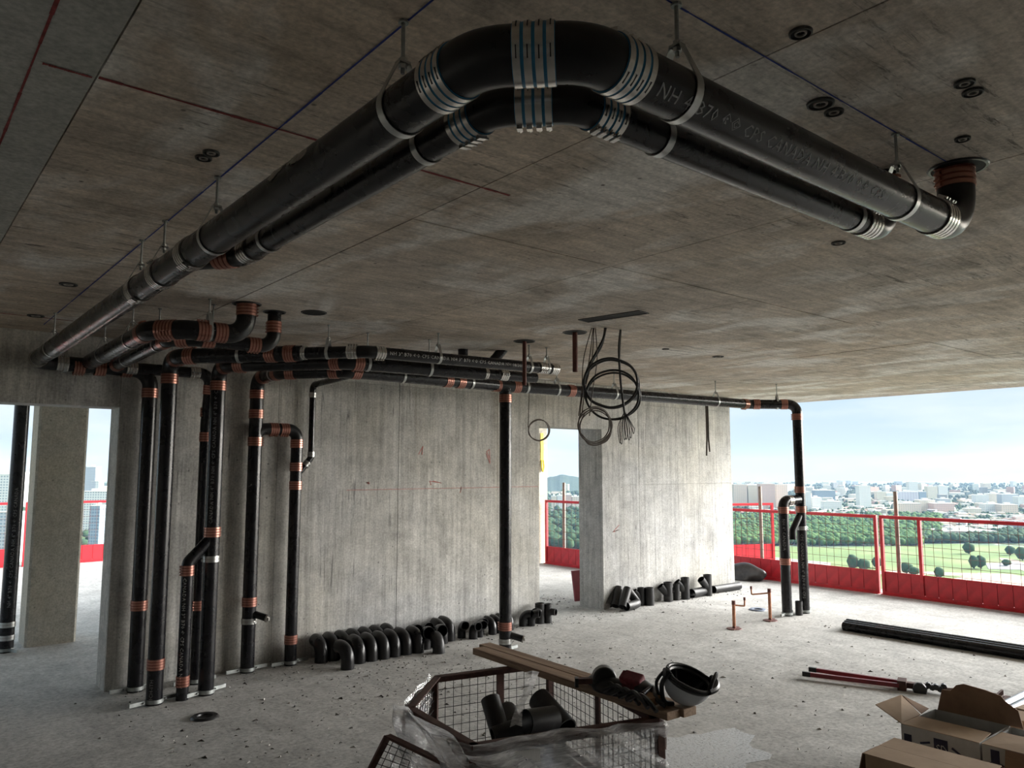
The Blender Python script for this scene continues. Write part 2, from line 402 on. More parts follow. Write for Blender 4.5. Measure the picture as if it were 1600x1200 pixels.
class Sys:
    def __init__(s, name, label, cat='pipe', loc=(0, 0, 0), group=None, mat='black_iron_pipe', fit='black_iron_fitting'):
        s.t = thing(name, label, cat, loc, group); s.mat = mat; s.fit = fit; s.cp = []
    def pipe(s, a, b, r, hollow=True, name='pipe'):
        m = MB(); m.tube([a, b], r, 32 if r > .03 else 18, hollow=.006); return m.build(name, s.mat, s.t)
    def coupling(s, P, axis, r, kind='copper', spin=None):
        if any((Vector(P) - q).length < .03 for q in s.cp): return None
        s.cp.append(Vector(P)); sl, bd, L, nb = coupling_meshes(r, kind); m = axis_matrix(P, axis, ((1.8 if r > .05 else -1.7) if kind == 'blue' else random.uniform(0, 6.28)) if spin is None else spin)
        o = inst('coupling', sl, m, s.t)
        for i in range(nb):
            h = (i - (nb - 1) / 2) * (L / nb); inst('band', bd, m @ Matrix.Translation((0, 0, h)) @ Matrix.Rotation(random.uniform(-.04, .04), 4, 'Z'), o)
        return o
    def path(s, pts, r, R=None, kind='copper', arm=.045, couple=True, skip=(), start=False, end=False, kinds={}):
        pts = [Vector(p) for p in pts]; R = R or r * 1.75; cur = pts[0]
        if start: s.coupling(cur, pts[1] - pts[0], r, kind)
        for i in range(1, len(pts) - 1):
            c = pts[i]; bp, t = bendpath(pts[i - 1], c, pts[i + 1], R)
            da = (pts[i - 1] - c).normalized(); db = (pts[i + 1] - c).normalized()
            a0 = c + da * (t + arm); b0 = c + db * (t + arm)
            if (c - cur).dot(-da) > t + arm + .01: s.pipe(cur, a0, r)
            m = MB(); m.tube([a0] + bp + [b0], r + .0015, 32, hollow=.007); m.build('elbow', s.fit, s.t)
            if couple and i not in skip:
                ka, kb = kinds.get(i, (kind, kind))
                if ka: s.coupling(a0, da, r, ka)
                if kb: s.coupling(b0, db, r, kb)
            cur = b0
        if (pts[-1] - cur).length > .01: s.pipe(cur, pts[-1], r)
        if end: s.coupling(pts[-1], pts[-1] - pts[-2], r, kind)
    def branch(s, a, b, r, name='branch'):
        m = MB(); m.tube([a, b], r, 28, hollow=.006); return m.build(name, s.fit, s.t)
    def hanger(s, P, axis, r, top=ZC, strap='galvanised_steel'):
        P = Vector(P); ax = Vector(axis).normalized(); side = ax.cross(V3(0, 0, 1)).normalized()
        apex = P + V3(0, 0, r + .055)
        b = MB(); n = 22; t = .0025; w = .011; R = r + .0015; prev = None
        loop = [apex + side * .012] + [P + (side * math.cos(a) + V3(0, 0, 1) * math.sin(a)) * R for a in [math.radians(25 - 230 * i / n) for i in range(n + 1)]] + [apex - side * .012]
        st = len(b.v)
        for i, p in enumerate(loop):
            o = (p - P); o = o.normalized() * t
            for q in (p - ax * w, p + ax * w, p + o + ax * w, p + o - ax * w): b.v.append(q)
        for i in range(len(loop) - 1):
            for k in range(4): b.face((st + i * 4 + k, st + i * 4 + (k + 1) % 4, st + i * 4 + 4 + (k + 1) % 4, st + i * 4 + 4 + k))
        b.obox(apex, ax * w, side * .014, V3(0, 0, .0025))
        h = b.build('hanger', strap, s.t, fix=True)
        q = MB(); q.cyl(apex - V3(0, 0, .025), V3(P.x, P.y, top), .0048, 8); q.cyl(V3(P.x, P.y, top - .006), V3(P.x, P.y, top), .012, 10); q.build('rod', 'dull_galvanised', h)
        q = MB(); q.cyl(apex + V3(0, 0, .002), apex + V3(0, 0, .011), .0095, 6); q.cyl(apex - V3(0, 0, .013), apex - V3(0, 0, .004), .0095, 6); q.build('nut', 'galvanised_steel', h)
    def riser_clamp(s, x, y, r, ang=0, z=.012):
        b = MB(); b.band((x, y, z + .013), (0, 0, 1), r, .026, .006, 24); d = V3(math.cos(ang), math.sin(ang), 0); t = V3(-d.y, d.x, 0)
        for k in (-1, 1):
            b.obox(V3(x, y, z + .013) + d * k * (r + .06), d * .062, t * .004, V3(0, 0, .013)); b.obox(V3(x, y, z + .013) + d * k * (r + .06) + t * .01, d * .062, t * .003, V3(0, 0, .013))
            c = V3(x, y, z + .013) + d * k * (r + .025); b.cyl(c - t * .018, c + t * .022, .006, 6)
        b.build('riser_clamp', 'dull_galvanised', s.t)
    def cleanout(s, P, d, r):
        P = Vector(P); d = Vector(d).normalized(); m = MB(); m.tube([P, P + d * (.055 + .105)], r, 20); o = m.build('cleanout', s.fit, s.t)
        q = MB(); e = P + d * .160; q.tube([e, e + d * .012], r + .004, 20); q.obox(e + d * .018, d * .008, d.cross(V3(0, 0, 1)) * .012, V3(0, 0, .012)); q.build('plug', 'stainless_shield', o)
    def text(s, txt, P, axis, out, r, size, mat='print_grey', parent=None):
        cu = bpy.data.curves.new('t', 'FONT'); cu.body = txt; cu.size = size; cu.resolution_u = 1; cu.space_character = 1.12
        to = link(bpy.data.objects.new('t', cu)); dg = bpy.context.evaluated_depsgraph_get(); me = bpy.data.meshes.new_from_object(to.evaluated_get(dg))
        bpy.data.objects.remove(to); ax = Vector(axis).normalized(); out = Vector(out); out = (out - ax * out.dot(ax)).normalized(); tv = out.cross(ax).normalized() * -1
        tv = ax.cross(out) * -1 if False else out.cross(ax); rr = r + .0009; P = Vector(P)
        bm = bmesh.new(); bm.from_mesh(me); bmesh.ops.subdivide_edges(bm, edges=[e for e in bm.edges if e.calc_length() > size * .3], cuts=1); bm.to_mesh(me); bm.free()
        for v in me.vertices:
            a = (v.co.y - size * .35) / rr; q = P + ax * v.co.x + (out * math.cos(a) + tv * math.sin(a)) * rr; v.co = q - P
        me.materials.append(MATS[mat]); o = link(bpy.data.objects.new('lettering', me)); place(o, Matrix.Translation(P), parent or s.t); return o

# ================================================================== the setting
WV = 6.53                                   # front face of the long concrete wall
b = MB(); b.prism([(-6, -3), (10.9, -3), (10.9, 7.2), (13.2, 7.2), (13.2, 9.3), (9.95, 9.3), (9.95, 16.2), (-6, 16.2)], -.22, 0)
struct(b.build('floor', 'floor_concrete', smooth=False))
b = MB(); b.prism([(-6, -3), (10.9, -3), (10.9, 7.6), (9.95, 7.6), (9.95, 11.6), (7.4, 11.6), (7.4, 9.4), (-6, 9.4)], ZC + .012, ZC + .25)  # unseen edge cut back to brighten outer floor; far patch added to shade column
ceil = struct(b.build('ceiling', 'ceiling_concrete', smooth=False))
US = [.38, 1.62, 2.78, 4.0, 5.22, 6.44, 7.66, 8.88, 10.9]; VS = [-3, .16, 2.6, 5.04, WV]
G = .003
for i in range(len(US) - 1):
    sh = 0 if i < 3 else (.0 if i % 2 else 1.22)
    vs = [-3] + [v + sh for v in VS[1:-1] if v + sh < WV - .3] + [WV]
    for j in range(len(vs) - 1):
        b = MB(); dz = random.uniform(0, .0025); b.box((US[i] + G, vs[j] + G, ZC + dz), (US[i + 1] - G, vs[j + 1] - G, ZC + .02)); b.build('ceiling_panel', 'ceiling_concrete', ceil, smooth=False)
for j in range(3):
    v0 = [-3, .4, 3.5, WV]; b = MB(); b.box((-6, v0[j] + G, ZC - .004), (.38 - G, v0[j + 1] - G, ZC + .02)); b.build('ceiling_strip', 'ceiling_beam_concrete', ceil, smooth=False)
for (x0, x1, y0, y1) in ((-6, 2, 6.85, 9.38), (2, 6, 6.85, 9.38), (6, 9.9, 6.95, 9.38), (7.45, 9.9, 9.39, 11.55)):  # last panel belongs to the unseen patch added to shade the column
    b = MB(); b.box((x0 + G, y0, ZC), (x1 - G, y1, ZC + .02)); b.build('ceiling_panel', 'ceiling_concrete', ceil, smooth=False)
def chalk(p, q, w, mat, z=ZC - .001):
    b = MB(); p, q = Vector(p), Vector(q); n = 24; t = (q - p).normalized(); sd_ = Vector((-t.y, t.x, 0))
    pts = [p.lerp(q, i / n) for i in range(n + 1)]
    for i in range(n):
        wa, wb2 = [w * (.6 + .8 * random.random()) / 2 for _ in range(2)]
        b.quad(pts[i] - sd_ * wa, pts[i + 1] - sd_ * wb2, pts[i + 1] + sd_ * wb2, pts[i] + sd_ * wa)
    for v in b.v: v.z = z
    b.build('chalk_line', mat, ceil, smooth=False)
chalk((.862, .4, 0), (.868, 6.2, 0), .006, 'chalk_blue'); chalk((.95, 1.0, 0), (2.74, .985, 0), .005, 'chalk_blue')
chalk((.24, .5, 0), (.24, 4.2, 0), .007, 'chalk_red', ZC - .006); chalk((.385, 2.14, 0), (1.75, 2.14, 0), .012, 'chalk_red'); chalk((.26, 2.14, 0), (.37, 2.14, 0), .01, 'chalk_red', ZC - .006)
chalk((.4, 5.9, 0), (1.0, 5.92, 0), .02, 'chalk_red')
# the long wall with two doorways
DH = 2.12; WT = .30
b = MB()
for (x0, x1, z0, z1) in ((-6, .60, 0, ZC), (.60, 1.455, DH, ZC), (1.455, 5.765, 0, ZC), (5.765, 6.77, DH, ZC), (6.77, 9.38, 0, ZC)):
    b.box((x0, WV + .012, z0), (x1, WV + (.40 if x0 > 6 else .27), z1 + .012))
wall = struct(b.build('wall_back', 'wall_concrete', smooth=False))
def wpanel(x0, x1, z0, z1):
    b = MB(); d = random.uniform(0, .003); b.box((x0 + .0018, WV + d, z0 + .0015), (x1 - .0018, WV + .03, z1 - .0015)); b.build('wall_panel', 'wall_concrete', wall, smooth=False)
for x0, x1 in ((-6, -2.5), (-2.5, .60), (1.455, 2.73), (2.73, 3.95), (3.95, 5.17), (5.17, 5.765), (6.77, 7.43), (7.43, 8.65), (8.65, 9.38)):
    wpanel(x0, x1, 0, 1.45); wpanel(x0, x1, 1.45, 2.45); wpanel(x0, x1, 2.45, ZC)
wpanel(.60, 1.455, DH, ZC); wpanel(5.765, 6.77, DH, ZC)
def scrawl(x, z, w, h, mat='spray_red'):
    b = MB(); n = 5; pts = [V3(x + w * random.random(), WV - .001, z + h * random.random()) for _ in range(n)]
    for p, q in zip(pts, pts[1:]): b.beam(p, q, .006, .0016, up=(0, 1, 0))
    b.build('spray_mark', mat, wall, smooth=False)
for px, py, w, h in ((655, 700, .10, .15), (680, 752, .18, .08), (722, 765, .06, .13), (765, 715, .10, .2), (573, 755, .06, .05)):
    p = onv(px, py, WV); scrawl(p.x - w / 2, p.z - h / 2, w, h)
p = onv(963, 825, WV); scrawl(p.x - .08, p.z - .05, .16, .1)
b = MB(); b.beam((3.4, WV - .001, 1.452), (5.75, WV - .001, 1.452), .004, .0016, up=(0, 1, 0)); b.build('spray_mark', 'spray_red', wall)
# unseen walls added behind the viewer to dim the near end, column and wall stub beyond the doorways
b = MB(); b.box((-6.2, -3.2, 0), (10.9, -3, ZC + .012)); struct(b.build('dimming_wall_front', 'wall_concrete', smooth=False))
b = MB(); b.box((-3.2, -3, 0), (-3, WV, ZC + .012)); struct(b.build('dimming_wall_left', 'wall_concrete', smooth=False))
b = MB(); b.prism([(1.215, 8.60), (1.235, 8.58), (1.62, 8.58), (1.64, 8.60), (1.64, 8.94), (1.215, 8.94)], 0, ZC + .012)
tag(b.build('column', 'column_concrete', base=True, smooth=False), 'tall beige concrete column beyond the left doorway', 'column')
b = MB(); b.prism([(9.03, 10.43), (9.05, 10.41), (9.38, 10.41), (9.40, 10.43), (9.4, 11.3), (9.03, 11.3)], 0, ZC + .012)
tag(b.build('column', 'column_concrete', base=True, smooth=False), 'pale concrete column at the slab edge seen through the middle doorway', 'column')

# ================================================================== overhead pipe runs
# --- large 4 inch L-shaped run nearest the camera
s = Sys('drain_pipe_run', 'thick black overhead pipe run with a right-angle bend, nearest the camera', 'pipe', (.857, 1.1, 2.4))
d = .146; zr = 2.444; MV = .995
s.path([(2.742, MV, ZC + .02), (2.742, MV, zr), (.857 + d, MV, zr - .002), (.857, MV + d, zr - .003), (.857, 6.42, 2.415), (1.64, 6.42, 2.405), (1.64, 6.42, 0)], R4, R=.13, arm=.045,
       kinds={1: ('copper', 'steel'), 2: ('blue', 'blue'), 3: ('blue', 'blue'), 4: ('steel', 'steel'), 5: ('copper', 'copper')})
def zl(v): return 2.441 - (v - 1.14) * .0049
for px, py in ((284, 392), (240, 424), (206, 448)):
    v = onz(px, py, 2.435).y; s.coupling((.857, v, zl(v)), (0, 1, 0), R4, 'steel')
for px, py in ((626, 31), (340, 276), (259, 345), (221, 375), (88, 489)):
    v = onz(px, py, ZC).y; s.hanger((.857, v, zl(v)), (0, 1, 0), R4)
for u in (1.279, 2.31): s.hanger((u, MV, zr - .001), (1, 0, 0), R4)
s.hanger((1.05, 6.42, 2.405), (1, 0, 0), R4)
s.coupling((1.28, 6.42, 2.40), (1, 0, 0), R4, 'copper'); s.coupling((1.06 + .08, 6.42, 2.40), (1, 0, 0), R4, 'copper')
s.coupling((1.64, 6.42, .626), (0, 0, 1), R4); s.riser_clamp(1.64, 6.42, R4, .1)
o_ = V3(-.05, -.75, -.75)
s.text('NH 4"B70 \u00ae\u00a9 CPS CANADA NH 4"B70 \u00ae\u00a9 CPS', (1.165, MV, zr - .0018), (1, 0, .00115), V3(0, -.74, -.67), R4, .042)
b = MB(); n = 9                                      # concrete splash on the left leg
for k in range(16):
    v = 1.78 + random.random() * .26; a = math.radians(150 + random.uniform(-16, 16)); dd = V3(math.cos(a) * 1, 0, math.sin(a))
    P = V3(.857, v, zl(v)) + dd * (R4 + .0004); t1 = V3(0, 1, 0); t2 = dd.cross(t1); w = random.uniform(.008, .022)
    b.quad(*[P + t1 * w * 1.7 * math.cos(q) * random.uniform(.7, 1.1) + t2 * w * math.sin(q) * random.uniform(.6, 1) for q in [2 * PI * i / n for i in range(n)]])
b.build('mortar_splash', 'grout_ring', s.t, smooth=False)
# --- 3 inch run inside it
s = Sys('drain_pipe_run', 'thinner black overhead pipe run tucked inside the bend of the thick one', 'pipe', (1.012, 1.3, 2.4))
d = .125; z3 = 2.446
s.path([(2.60, 1.166, ZC + .02), (2.60, 1.166, z3), (1.012 + d, 1.166, z3), (1.012, 1.166 + d, z3), (1.012, 2.80, 2.438), (.86, 3.02, 2.436)], R3, R=.105, arm=.045,
       kinds={1: ('copper', 'steel'), 2: ('blue', 'blue'), 3: ('blue', 'blue'), 4: ('steel', 'copper')})
for P in ((1.012, 1.56, z3 - .001), (1.012, 2.55, z3 - .007)): s.hanger(P, (0, 1, 0), R3)
for u in (1.42, 2.36): s.hanger((u, 1.166, z3), (1, 0, 0), R3)
# --- second group: risers dropping from the ceiling and turning to the wall
s = Sys('drain_pipe_run', 'black pipe run from the larger ceiling riser, turning left toward the wall', 'pipe', (1.2, 4.63, 2.4))
d = .16
s.path([(1.71, 4.63, ZC + .02), (1.71, 4.63, 2.455), (1.2 + d, 4.63, 2.452), (1.2, 4.63 + d, 2.45), (1.2, 6.355, 2.43)], R4, R=.11, arm=.048)
s.hanger((1.49, 4.63, 2.453), (1, 0, 0), R4); s.hanger((1.2, 5.17, 2.445), (0, 1, 0), R4); s.hanger((1.2, 5.92, 2.437), (0, 1, 0), R4)
s.text('CPS', (1.49, 4.63, 2.453), (1, 0, 0), V3(0, -1, .2), R4, .03)
s = Sys('drain_pipe_run', 'narrower black pipe run from the second ceiling riser, behind the larger one', 'pipe', (1.33, 4.8, 2.4))
d = .12
s.path([(1.94, 4.76, ZC + .02), (1.94, 4.76, 2.425), (1.34 + d, 4.78, 2.425), (1.34, 4.78 + d, 2.425), (1.34, 6.27, 2.40), (2.05, 6.28, 2.40), (2.05, 6.34, 2.0), (2.05, 6.34, 0)], R3, R=.085, arm=.04,
       kinds={4: ('copper', 'steel'), 5: ('steel', 'copper'), 6: (None, None)})
s.hanger((1.56, 4.78, 2.425), (1, 0, 0), R3); s.hanger((1.34, 5.11, 2.42), (0, 1, 0), R3); s.hanger((1.34, 5.9, 2.41), (0, 1, 0), R3); s.hanger((1.75, 6.275, 2.40), (1, 0, 0), R3)
for z in (2.097, 1.90, .591): s.coupling((2.05, 6.34, z), (0, 0, 1), R3)
s.riser_clamp(2.05, 6.34, R3, .1)
# --- D: stack with a diagonal crossover to the long lettered pipe
s = Sys('drain_stack', 'black stack second from the left, swinging across to the long lettered pipe', 'pipe', (1.66, 5.99, 0))
q0 = V3(1.66, 5.76, 2.448); q1 = V3(2.60, 4.745, 2.455); dq = (q1 - q0).normalized(); qm = q0 + dq * ((q1 - q0).length * .66)
s.path([(1.66, 5.99, 0), (1.66, 5.99, 2.445), q0, qm], R4, R=.098, arm=.042)
s.path([qm, q1, (4.36, 4.735, 2.475)], R3, R=.11, arm=.05, kind='steel', start=True)
for t in (.50, ): s.coupling(q0.lerp(q1, t), dq, R4, 'copper')
s.coupling(q0.lerp(q1, .60), dq, R4, 'copper'); s.coupling((4.21, 4.735, 2.474), (1, 0, 0), R3, 'steel'); s.coupling((4.34, 4.735, 2.474), (1, 0, 0), R3, 'steel')
s.hanger(q0.lerp(q1, .33), dq, R4); s.hanger(q0.lerp(q1, .80), dq, R3)
for u in (3.19, 4.08): s.hanger((u, 4.738, 2.465), (1, 0, 0), R3)
s.hanger((4.27, 4.738, 2.475), (1, 0, 0), R3)
s.text('NH 3" B70 \u00ae\u00a9 CPS CANADA NH 3" B70 \u00ae\u00a9 CPS CANADA NH 08/30/2022', (2.76, 4.7441, 2.4568), (1.76, -.01, .02), V3(0, -1, -.05), R3, .036, 'print_white')
s.coupling((1.66, 5.99, .275), (0, 0, 1), R4); s.riser_clamp(1.66, 5.99, R4, .25)
s.text('IICH-ITH', (1.66, 5.99, .03), (0, 0, 1), V3(-.63, -.77, 0), R4, .035)
# --- E1: lettered stack with an offset leg
s = Sys('drain_stack', 'black lettered stack with a slanted side branch dropping to the floor', 'pipe', (2.02, 6.0, 0))
s.path([(2.02, 6.0, 0), (2.02, 6.0, 2.42), (2.02, 5.76, 2.42), (2.62, 5.07, 2.42), (3.80, 4.99, 2.42)], R4, R=.098, arm=.042)
s.path([(3.80, 4.99, 2.42), (4.34, 4.96, 2.42)], R3, kind='steel', start=True)
s.hanger((3.30, 5.025, 2.42), (1, -.07, 0), R4); s.hanger((2.78, 5.06, 2.42), (1, -.07, 0), R4); s.coupling((4.0, 4.98, 2.42), (1, -.07, 0), R3, 'steel')
s.coupling((2.02, 6.0, 1.177), (0, 0, 1), R4); s.coupling((2.02, 6.0, .979), (0, 0, 1), R4, 'clamp'); s.riser_clamp(2.02, 6.0, R4, .35)
s.path([(2.02, 6.0, 1.14), (1.845, 5.975, .965), (1.845, 5.975, .0)], R3, R=.06, arm=.03, kinds={1: (None, 'copper')})
s.coupling((1.845, 5.975, .13), (0, 0, 1), R3)
s.text('CANADA NH 4" B70 NH \u00ae CPS CANADA NH 4" B70 \u00ae CPS', (2.02, 6.0, 1.24), (0, 0, 1), V3(-.55, -.83, 0), R4, .036)
s.text('CANADA NH 3" B70 \u00ae CPS CANADA NH 3"', (1.845, 5.975, .86), (0, 0, -1), V3(-.62, -.78, 0), R3, .036, 'print_white')
# --- E2: stack with cleanout, tied across to its neighbour
s = Sys('drain_stack', 'black stack with a plugged cleanout near the floor, tied to a shorter neighbour', 'pipe', (2.49, 6.43, 0))
s.path([(2.49, 6.43, 0), (2.49, 6.43, 2.415), (2.49, 5.92, 2.415), (2.84, 5.52, 2.415), (4.44, 5.625, 2.42)], R4, R=.098, arm=.042)
for z in (2.108, 1.876, .561): s.coupling((2.49, 6.43, z), (0, 0, 1), R4)
s.coupling((2.49, 6.43, .407), (0, 0, 1), R4, 'clamp'); s.cleanout((2.49, 6.43, .475), (.6, -.7, -.25), .028); s.riser_clamp(2.49, 6.43, R4, .12)
m = MB(); bp, _ = bendpath((2.49, 6.43, 1.80), (2.49, 6.43, 1.985), (2.86, 6.43, 1.985), .09, 8); m.tube(bp[2:] + [V3(2.66, 6.43, 1.985)], R4 * .92, 28); m.build('tee_branch', 'black_iron_fitting', s.t)
s.path([(2.64, 6.43, 1.985), (2.86, 6.43, 1.985), (2.86, 6.43, 0)], R4 * .9, R=.08, arm=.04)
s.coupling((2.645, 6.43, 1.985), (1, 0, 0), R4 * .9)
for z in (1.665, 1.505, .21): s.coupling((2.86, 6.43, z), (0, 0, 1), R4 * .9)
s.riser_clamp(2.86, 6.43, R4 * .9, .1)
s.hanger((2.49, 6.08, 2.415), (0, 1, 0), R4); s.hanger((3.38, 5.555, 2.417), (1, .06, 0), R4); s.hanger((4.12, 5.60, 2.417), (1, .06, 0), R4)
for u in (3.86, 4.0): s.coupling((u, 5.52 + (u - 2.84) * .0656, 2.418), (1, .0656, 0), R4)
s = Sys('vent_pipe', 'slim black vent pipe with steel nuts on the wall beside the short stack', 'pipe', (3.0, 6.44, 1.7))
s.path([(3.0, 5.62, 2.415), (3.0, 6.44, 2.39), (3.0, 6.44, 1.745), (2.90, 6.43, 1.625)], R2, R=.05, arm=.02, couple=False)
for P, a in (((3.0, 6.44, 2.30), (0, 0, 1)), ((3.0, 6.44, 1.775), (0, 0, 1)), ((2.955, 6.435, 1.69), (.1, 0, .12))): s.coupling(P, a, R2, 'clamp')
# --- E right: run along the wall to the far stack
s = Sys('drain_pipe_run', 'long black pipe run along the top of the wall, dropping by the red railing', 'pipe', (8.42, 4.93, 0))
s.path([(4.66, 5.61, 2.42), (8.02, 5.31, 2.41), (8.42, 4.93, 2.405), (8.42, 4.93, 0)], R4, R=.1, arm=.05)
ax = V3(3.36, -.30, -.01).normalized()
m = MB(); m.tube([V3(4.44, 5.63, 2.42), V3(4.66, 5.61, 2.42)], R4 + .002, 32); bp, _ = bendpath((4.44, 5.63, 2.42), (4.545, 5.62, 2.42), (4.545, 5.62, 2.2), .075, 8); m.tube(bp + [V3(4.545, 5.62, 2.30)], R4 + .002, 28); m.build('tee', 'black_iron_fitting', s.t)
s.coupling((4.44, 5.63, 2.42), ax, R4); s.coupling((4.66, 5.61, 2.42), ax, R4)
for u in (4.78, 5.15, 5.9, 7.45): s.hanger(V3(4.66, 5.61, 2.42) + ax * (u - 4.66), ax, R4)
s.coupling(V3(4.66, 5.61, 2.42) + ax * .66, ax, R4, 'copper'); s.hanger((8.26, 5.09, 2.407), (.72, -.69, 0), R4)
s.coupling((8.42, 4.93, 1.405), (0, 0, 1), R4); s.coupling((8.42, 4.93, 1.177), (0, 0, 1), R4); s.coupling((8.42, 4.93, .963), (0, 0, 1), R4, 'clamp')
s.path([(8.38, 4.935, 1.29), (8.115, 4.97, 1.28), (8.115, 4.97, 0)], R4, R=.075, arm=.03, kinds={1: ('steel', 'copper')})
s.coupling((8.115, 4.97, .60), (0, 0, 1), R4); s.riser_clamp(8.115, 4.97, R4, .2); s.riser_clamp(8.42, 4.93, R4, .1)
m = MB(); m.tube([V3(8.42, 4.93, 1.14), V3(8.245, 4.94, .94), V3(8.24, 4.94, .84)], .04, 20); m.build('branch', 'black_iron_fitting', s.t)
s.text('CPS CANADA NH 4" B70 \u00ae\u00a9 CPS', (8.42, 4.93, .90), (0, 0, -1), V3(-.86, -.5, 0), R4, .045); s.text('NH 4" CANADA', (8.115, 4.97, 1.08), (0, 0, -1), V3(-.86, -.5, 0), R4, .045)
# --- free stack dropping from the tee
s = Sys('drain_stack', 'single black stack standing in front of the wall behind the planks', 'pipe', (4.545, 5.62, 0))
s.path([(4.545, 5.62, 2.30), (4.545, 5.62, 0)], R4, start=True); s.coupling((4.545, 5.62, .232), (0, 0, 1), R4)
s.coupling((4.545, 5.62, .10), (0, 0, 1), R4, 'clamp'); s.cleanout((4.545, 5.62, .165), (.72, -.62, -.28), .03); s.riser_clamp(4.545, 5.62, R4, .2)
s = Sys('drain_stack', 'black lettered stack beyond the left doorway, beside the concrete column', 'pipe', (1.06, 8.50, 0))
s.path([(1.06, 8.50, 0), (1.06, 8.50, ZC + .01)], .062); s.coupling((1.06, 8.50, .245), (0, 0, 1), .062, 'clamp'); s.coupling((1.06, 8.50, .13), (0, 0, 1), .062, 'clamp')
s.text('NH 4" B70 \u00ae CPS CANADA NH 4" B70 \u00ae CPS CANADA', (1.06, 8.50, .4), (0, 0, 1), V3(-.1, -1, 0), .062, .04); s.riser_clamp(1.06, 8.50, .062, 2.0)
m = MB(); m.tube([(8.245, 4.90, 0), (8.245, 4.90, .155)], .04, 20, hollow=.005)
tag(m.build('pipe_stub', 'dusty_iron_fitting', base=True), 'short black pipe stub between the two far stacks', 'pipe')
# --- small pipework far back near the ceiling
s = Sys('drain_pipe_run', 'small cluster of black trap pipes tight under the ceiling, behind the lettered pipe', 'pipe', (3.9, 5.1, 2.5))
s.path([(3.68, 5.32, 2.53), (3.93, 5.20, 2.53), (4.02, 5.16, 2.54), (4.12, 5.12, ZC + .02)], R3, R=.07, arm=.02, couple=False)
s.path([(3.80, 5.27, ZC + .02), (3.80, 5.27, 2.53)], R3, kind='copper')
s.coupling((3.72, 5.30, 2.53), (.9, -.43, 0), R3, 'copper')
# ceiling collars where risers pass through, black discs painting the shade inside the holes
for x, y, r, lab in ((2.742, .985, .085, 'dark round ceiling hole around the right riser'), (1.71, 4.63, .08, 'dark ceiling hole around the larger back riser'), (1.94, 4.76, .065, 'dark ceiling hole around the narrower back riser'),
                     (2.14, 4.61, .075, 'empty dark round hole in the ceiling right of the two risers'), (3.92, 4.61, .08, 'round dark ceiling sleeve of the nearer red pipe'), (3.95, 4.07, .085, 'round dark ceiling sleeve of the hanging red pipe by the cables')):
    b = MB(); b.lathe((x, y, ZC), (0, 0, 1), [(.001, -.003), (r - .006, -.003), (r - .004, -.005), (r + .004, -.005), (r + .008, 0)], 28)
    b.m = [0 if i < 2 * 28 else 1 for i in range(len(b.m))]
    tag(b.build('ceiling_sleeve', ['recess_shade_black', 'black_plastic']), lab, 'hole')
# anchor sockets cast in the ceiling
def socket(px, py, r, lab):
    p = onz(px, py, ZC); b = MB()
    b.lathe(p, (0, 0, 1), [(.001, -.0015), (r * .38, -.0015), (r * .40, -.006), (r * .52, -.006), (r * .55, -.002), (r * .86, -.003), (r * .88, -.007), (r, -.006), (r * 1.03, 0)], 24)
    b.m = [0 if (i // 24) in (0, 4) else 1 if (i // 24) in (1, 2, 3) else 2 for i in range(len(b.m))]
    o = tag(b.build('anchor_socket', ['recess_shade_black', 'grout_ring', 'socket_grey']), lab, 'socket', 'sockets cast in the ceiling')
for a in ((1282, 161, .036, 'larger of the two round ceiling sockets by the blue line, above the thick pipe'), (1303, 174, .026, 'smaller round ceiling socket touching the larger one by the blue line'),
          (1507, 129, .025, 'upper of the paired round ceiling sockets at the upper right'), (1520, 143, .026, 'lower of the paired round ceiling sockets at the upper right'),
          (1251, 50, .026, 'lone round ceiling socket by the seam at the top right'), (1504, 216, .022, 'filled ceiling socket just above the right riser'),
          (330, 238, .026, 'upper socket of the pair left of the blue chalk line'), (318, 246, .026, 'lower socket of the pair left of the blue chalk line'),
          (1310, 379, .03, 'faint ceiling socket below the end of the thinner pipe'), (107, 444, .045, 'filled dark ceiling socket left of the far blue line'), (56, 493, .05, 'filled dark ceiling socket near the wall at far left'),
          (1122, 557, .05, 'dark flat socket far out on the ceiling'), (1040, 545, .03, 'small dark mark at the far ceiling crack')):
    socket(*a)
# ceiling slot and rim, a black plate painting the shade inside
A = onz(912, 501, ZC); Bq = onz(1006, 487, ZC); t = (Bq - A).normalized(); n_ = Vector((-t.y, t.x, 0)); 
b = MB(); C_ = (A + Bq) / 2; hl = (Bq - A).length / 2
b.obox(C_ + V3(0, 0, .004), t * hl, n_ * .055, V3(0, 0, .0055)); b.mat(1)
for k in (-1, 1): b.obox(C_ + n_ * .057 * k + V3(0, 0, .001), t * (hl + .004), n_ * .003, V3(0, 0, .006)); b.obox(C_ + t * (hl + .002) * k + V3(0, 0, .001), t * .003, n_ * .058, V3(0, 0, .006))
tag(b.build('ceiling_slot', ['recess_shade_black', 'socket_grey'], smooth=False), 'long dark rectangular slot in the ceiling above the cables', 'slot')
# red sprinkler drops
for (x, y, zb, r, lab) in ((3.92, 4.61, 2.30, .016, 'thin rust red pipe hanging in front of the lettered pipe'), (3.95, 4.07, 2.355, .019, 'short rust red pipe hanging left of the cable coils')):
    b = MB(); b.tube([(x, y, zb), (x, y, ZC + .01)], r, 16, hollow=.003); tag(b.build('sprinkler_drop', 'rusty_sprinkler_pipe'), lab, 'pipe')

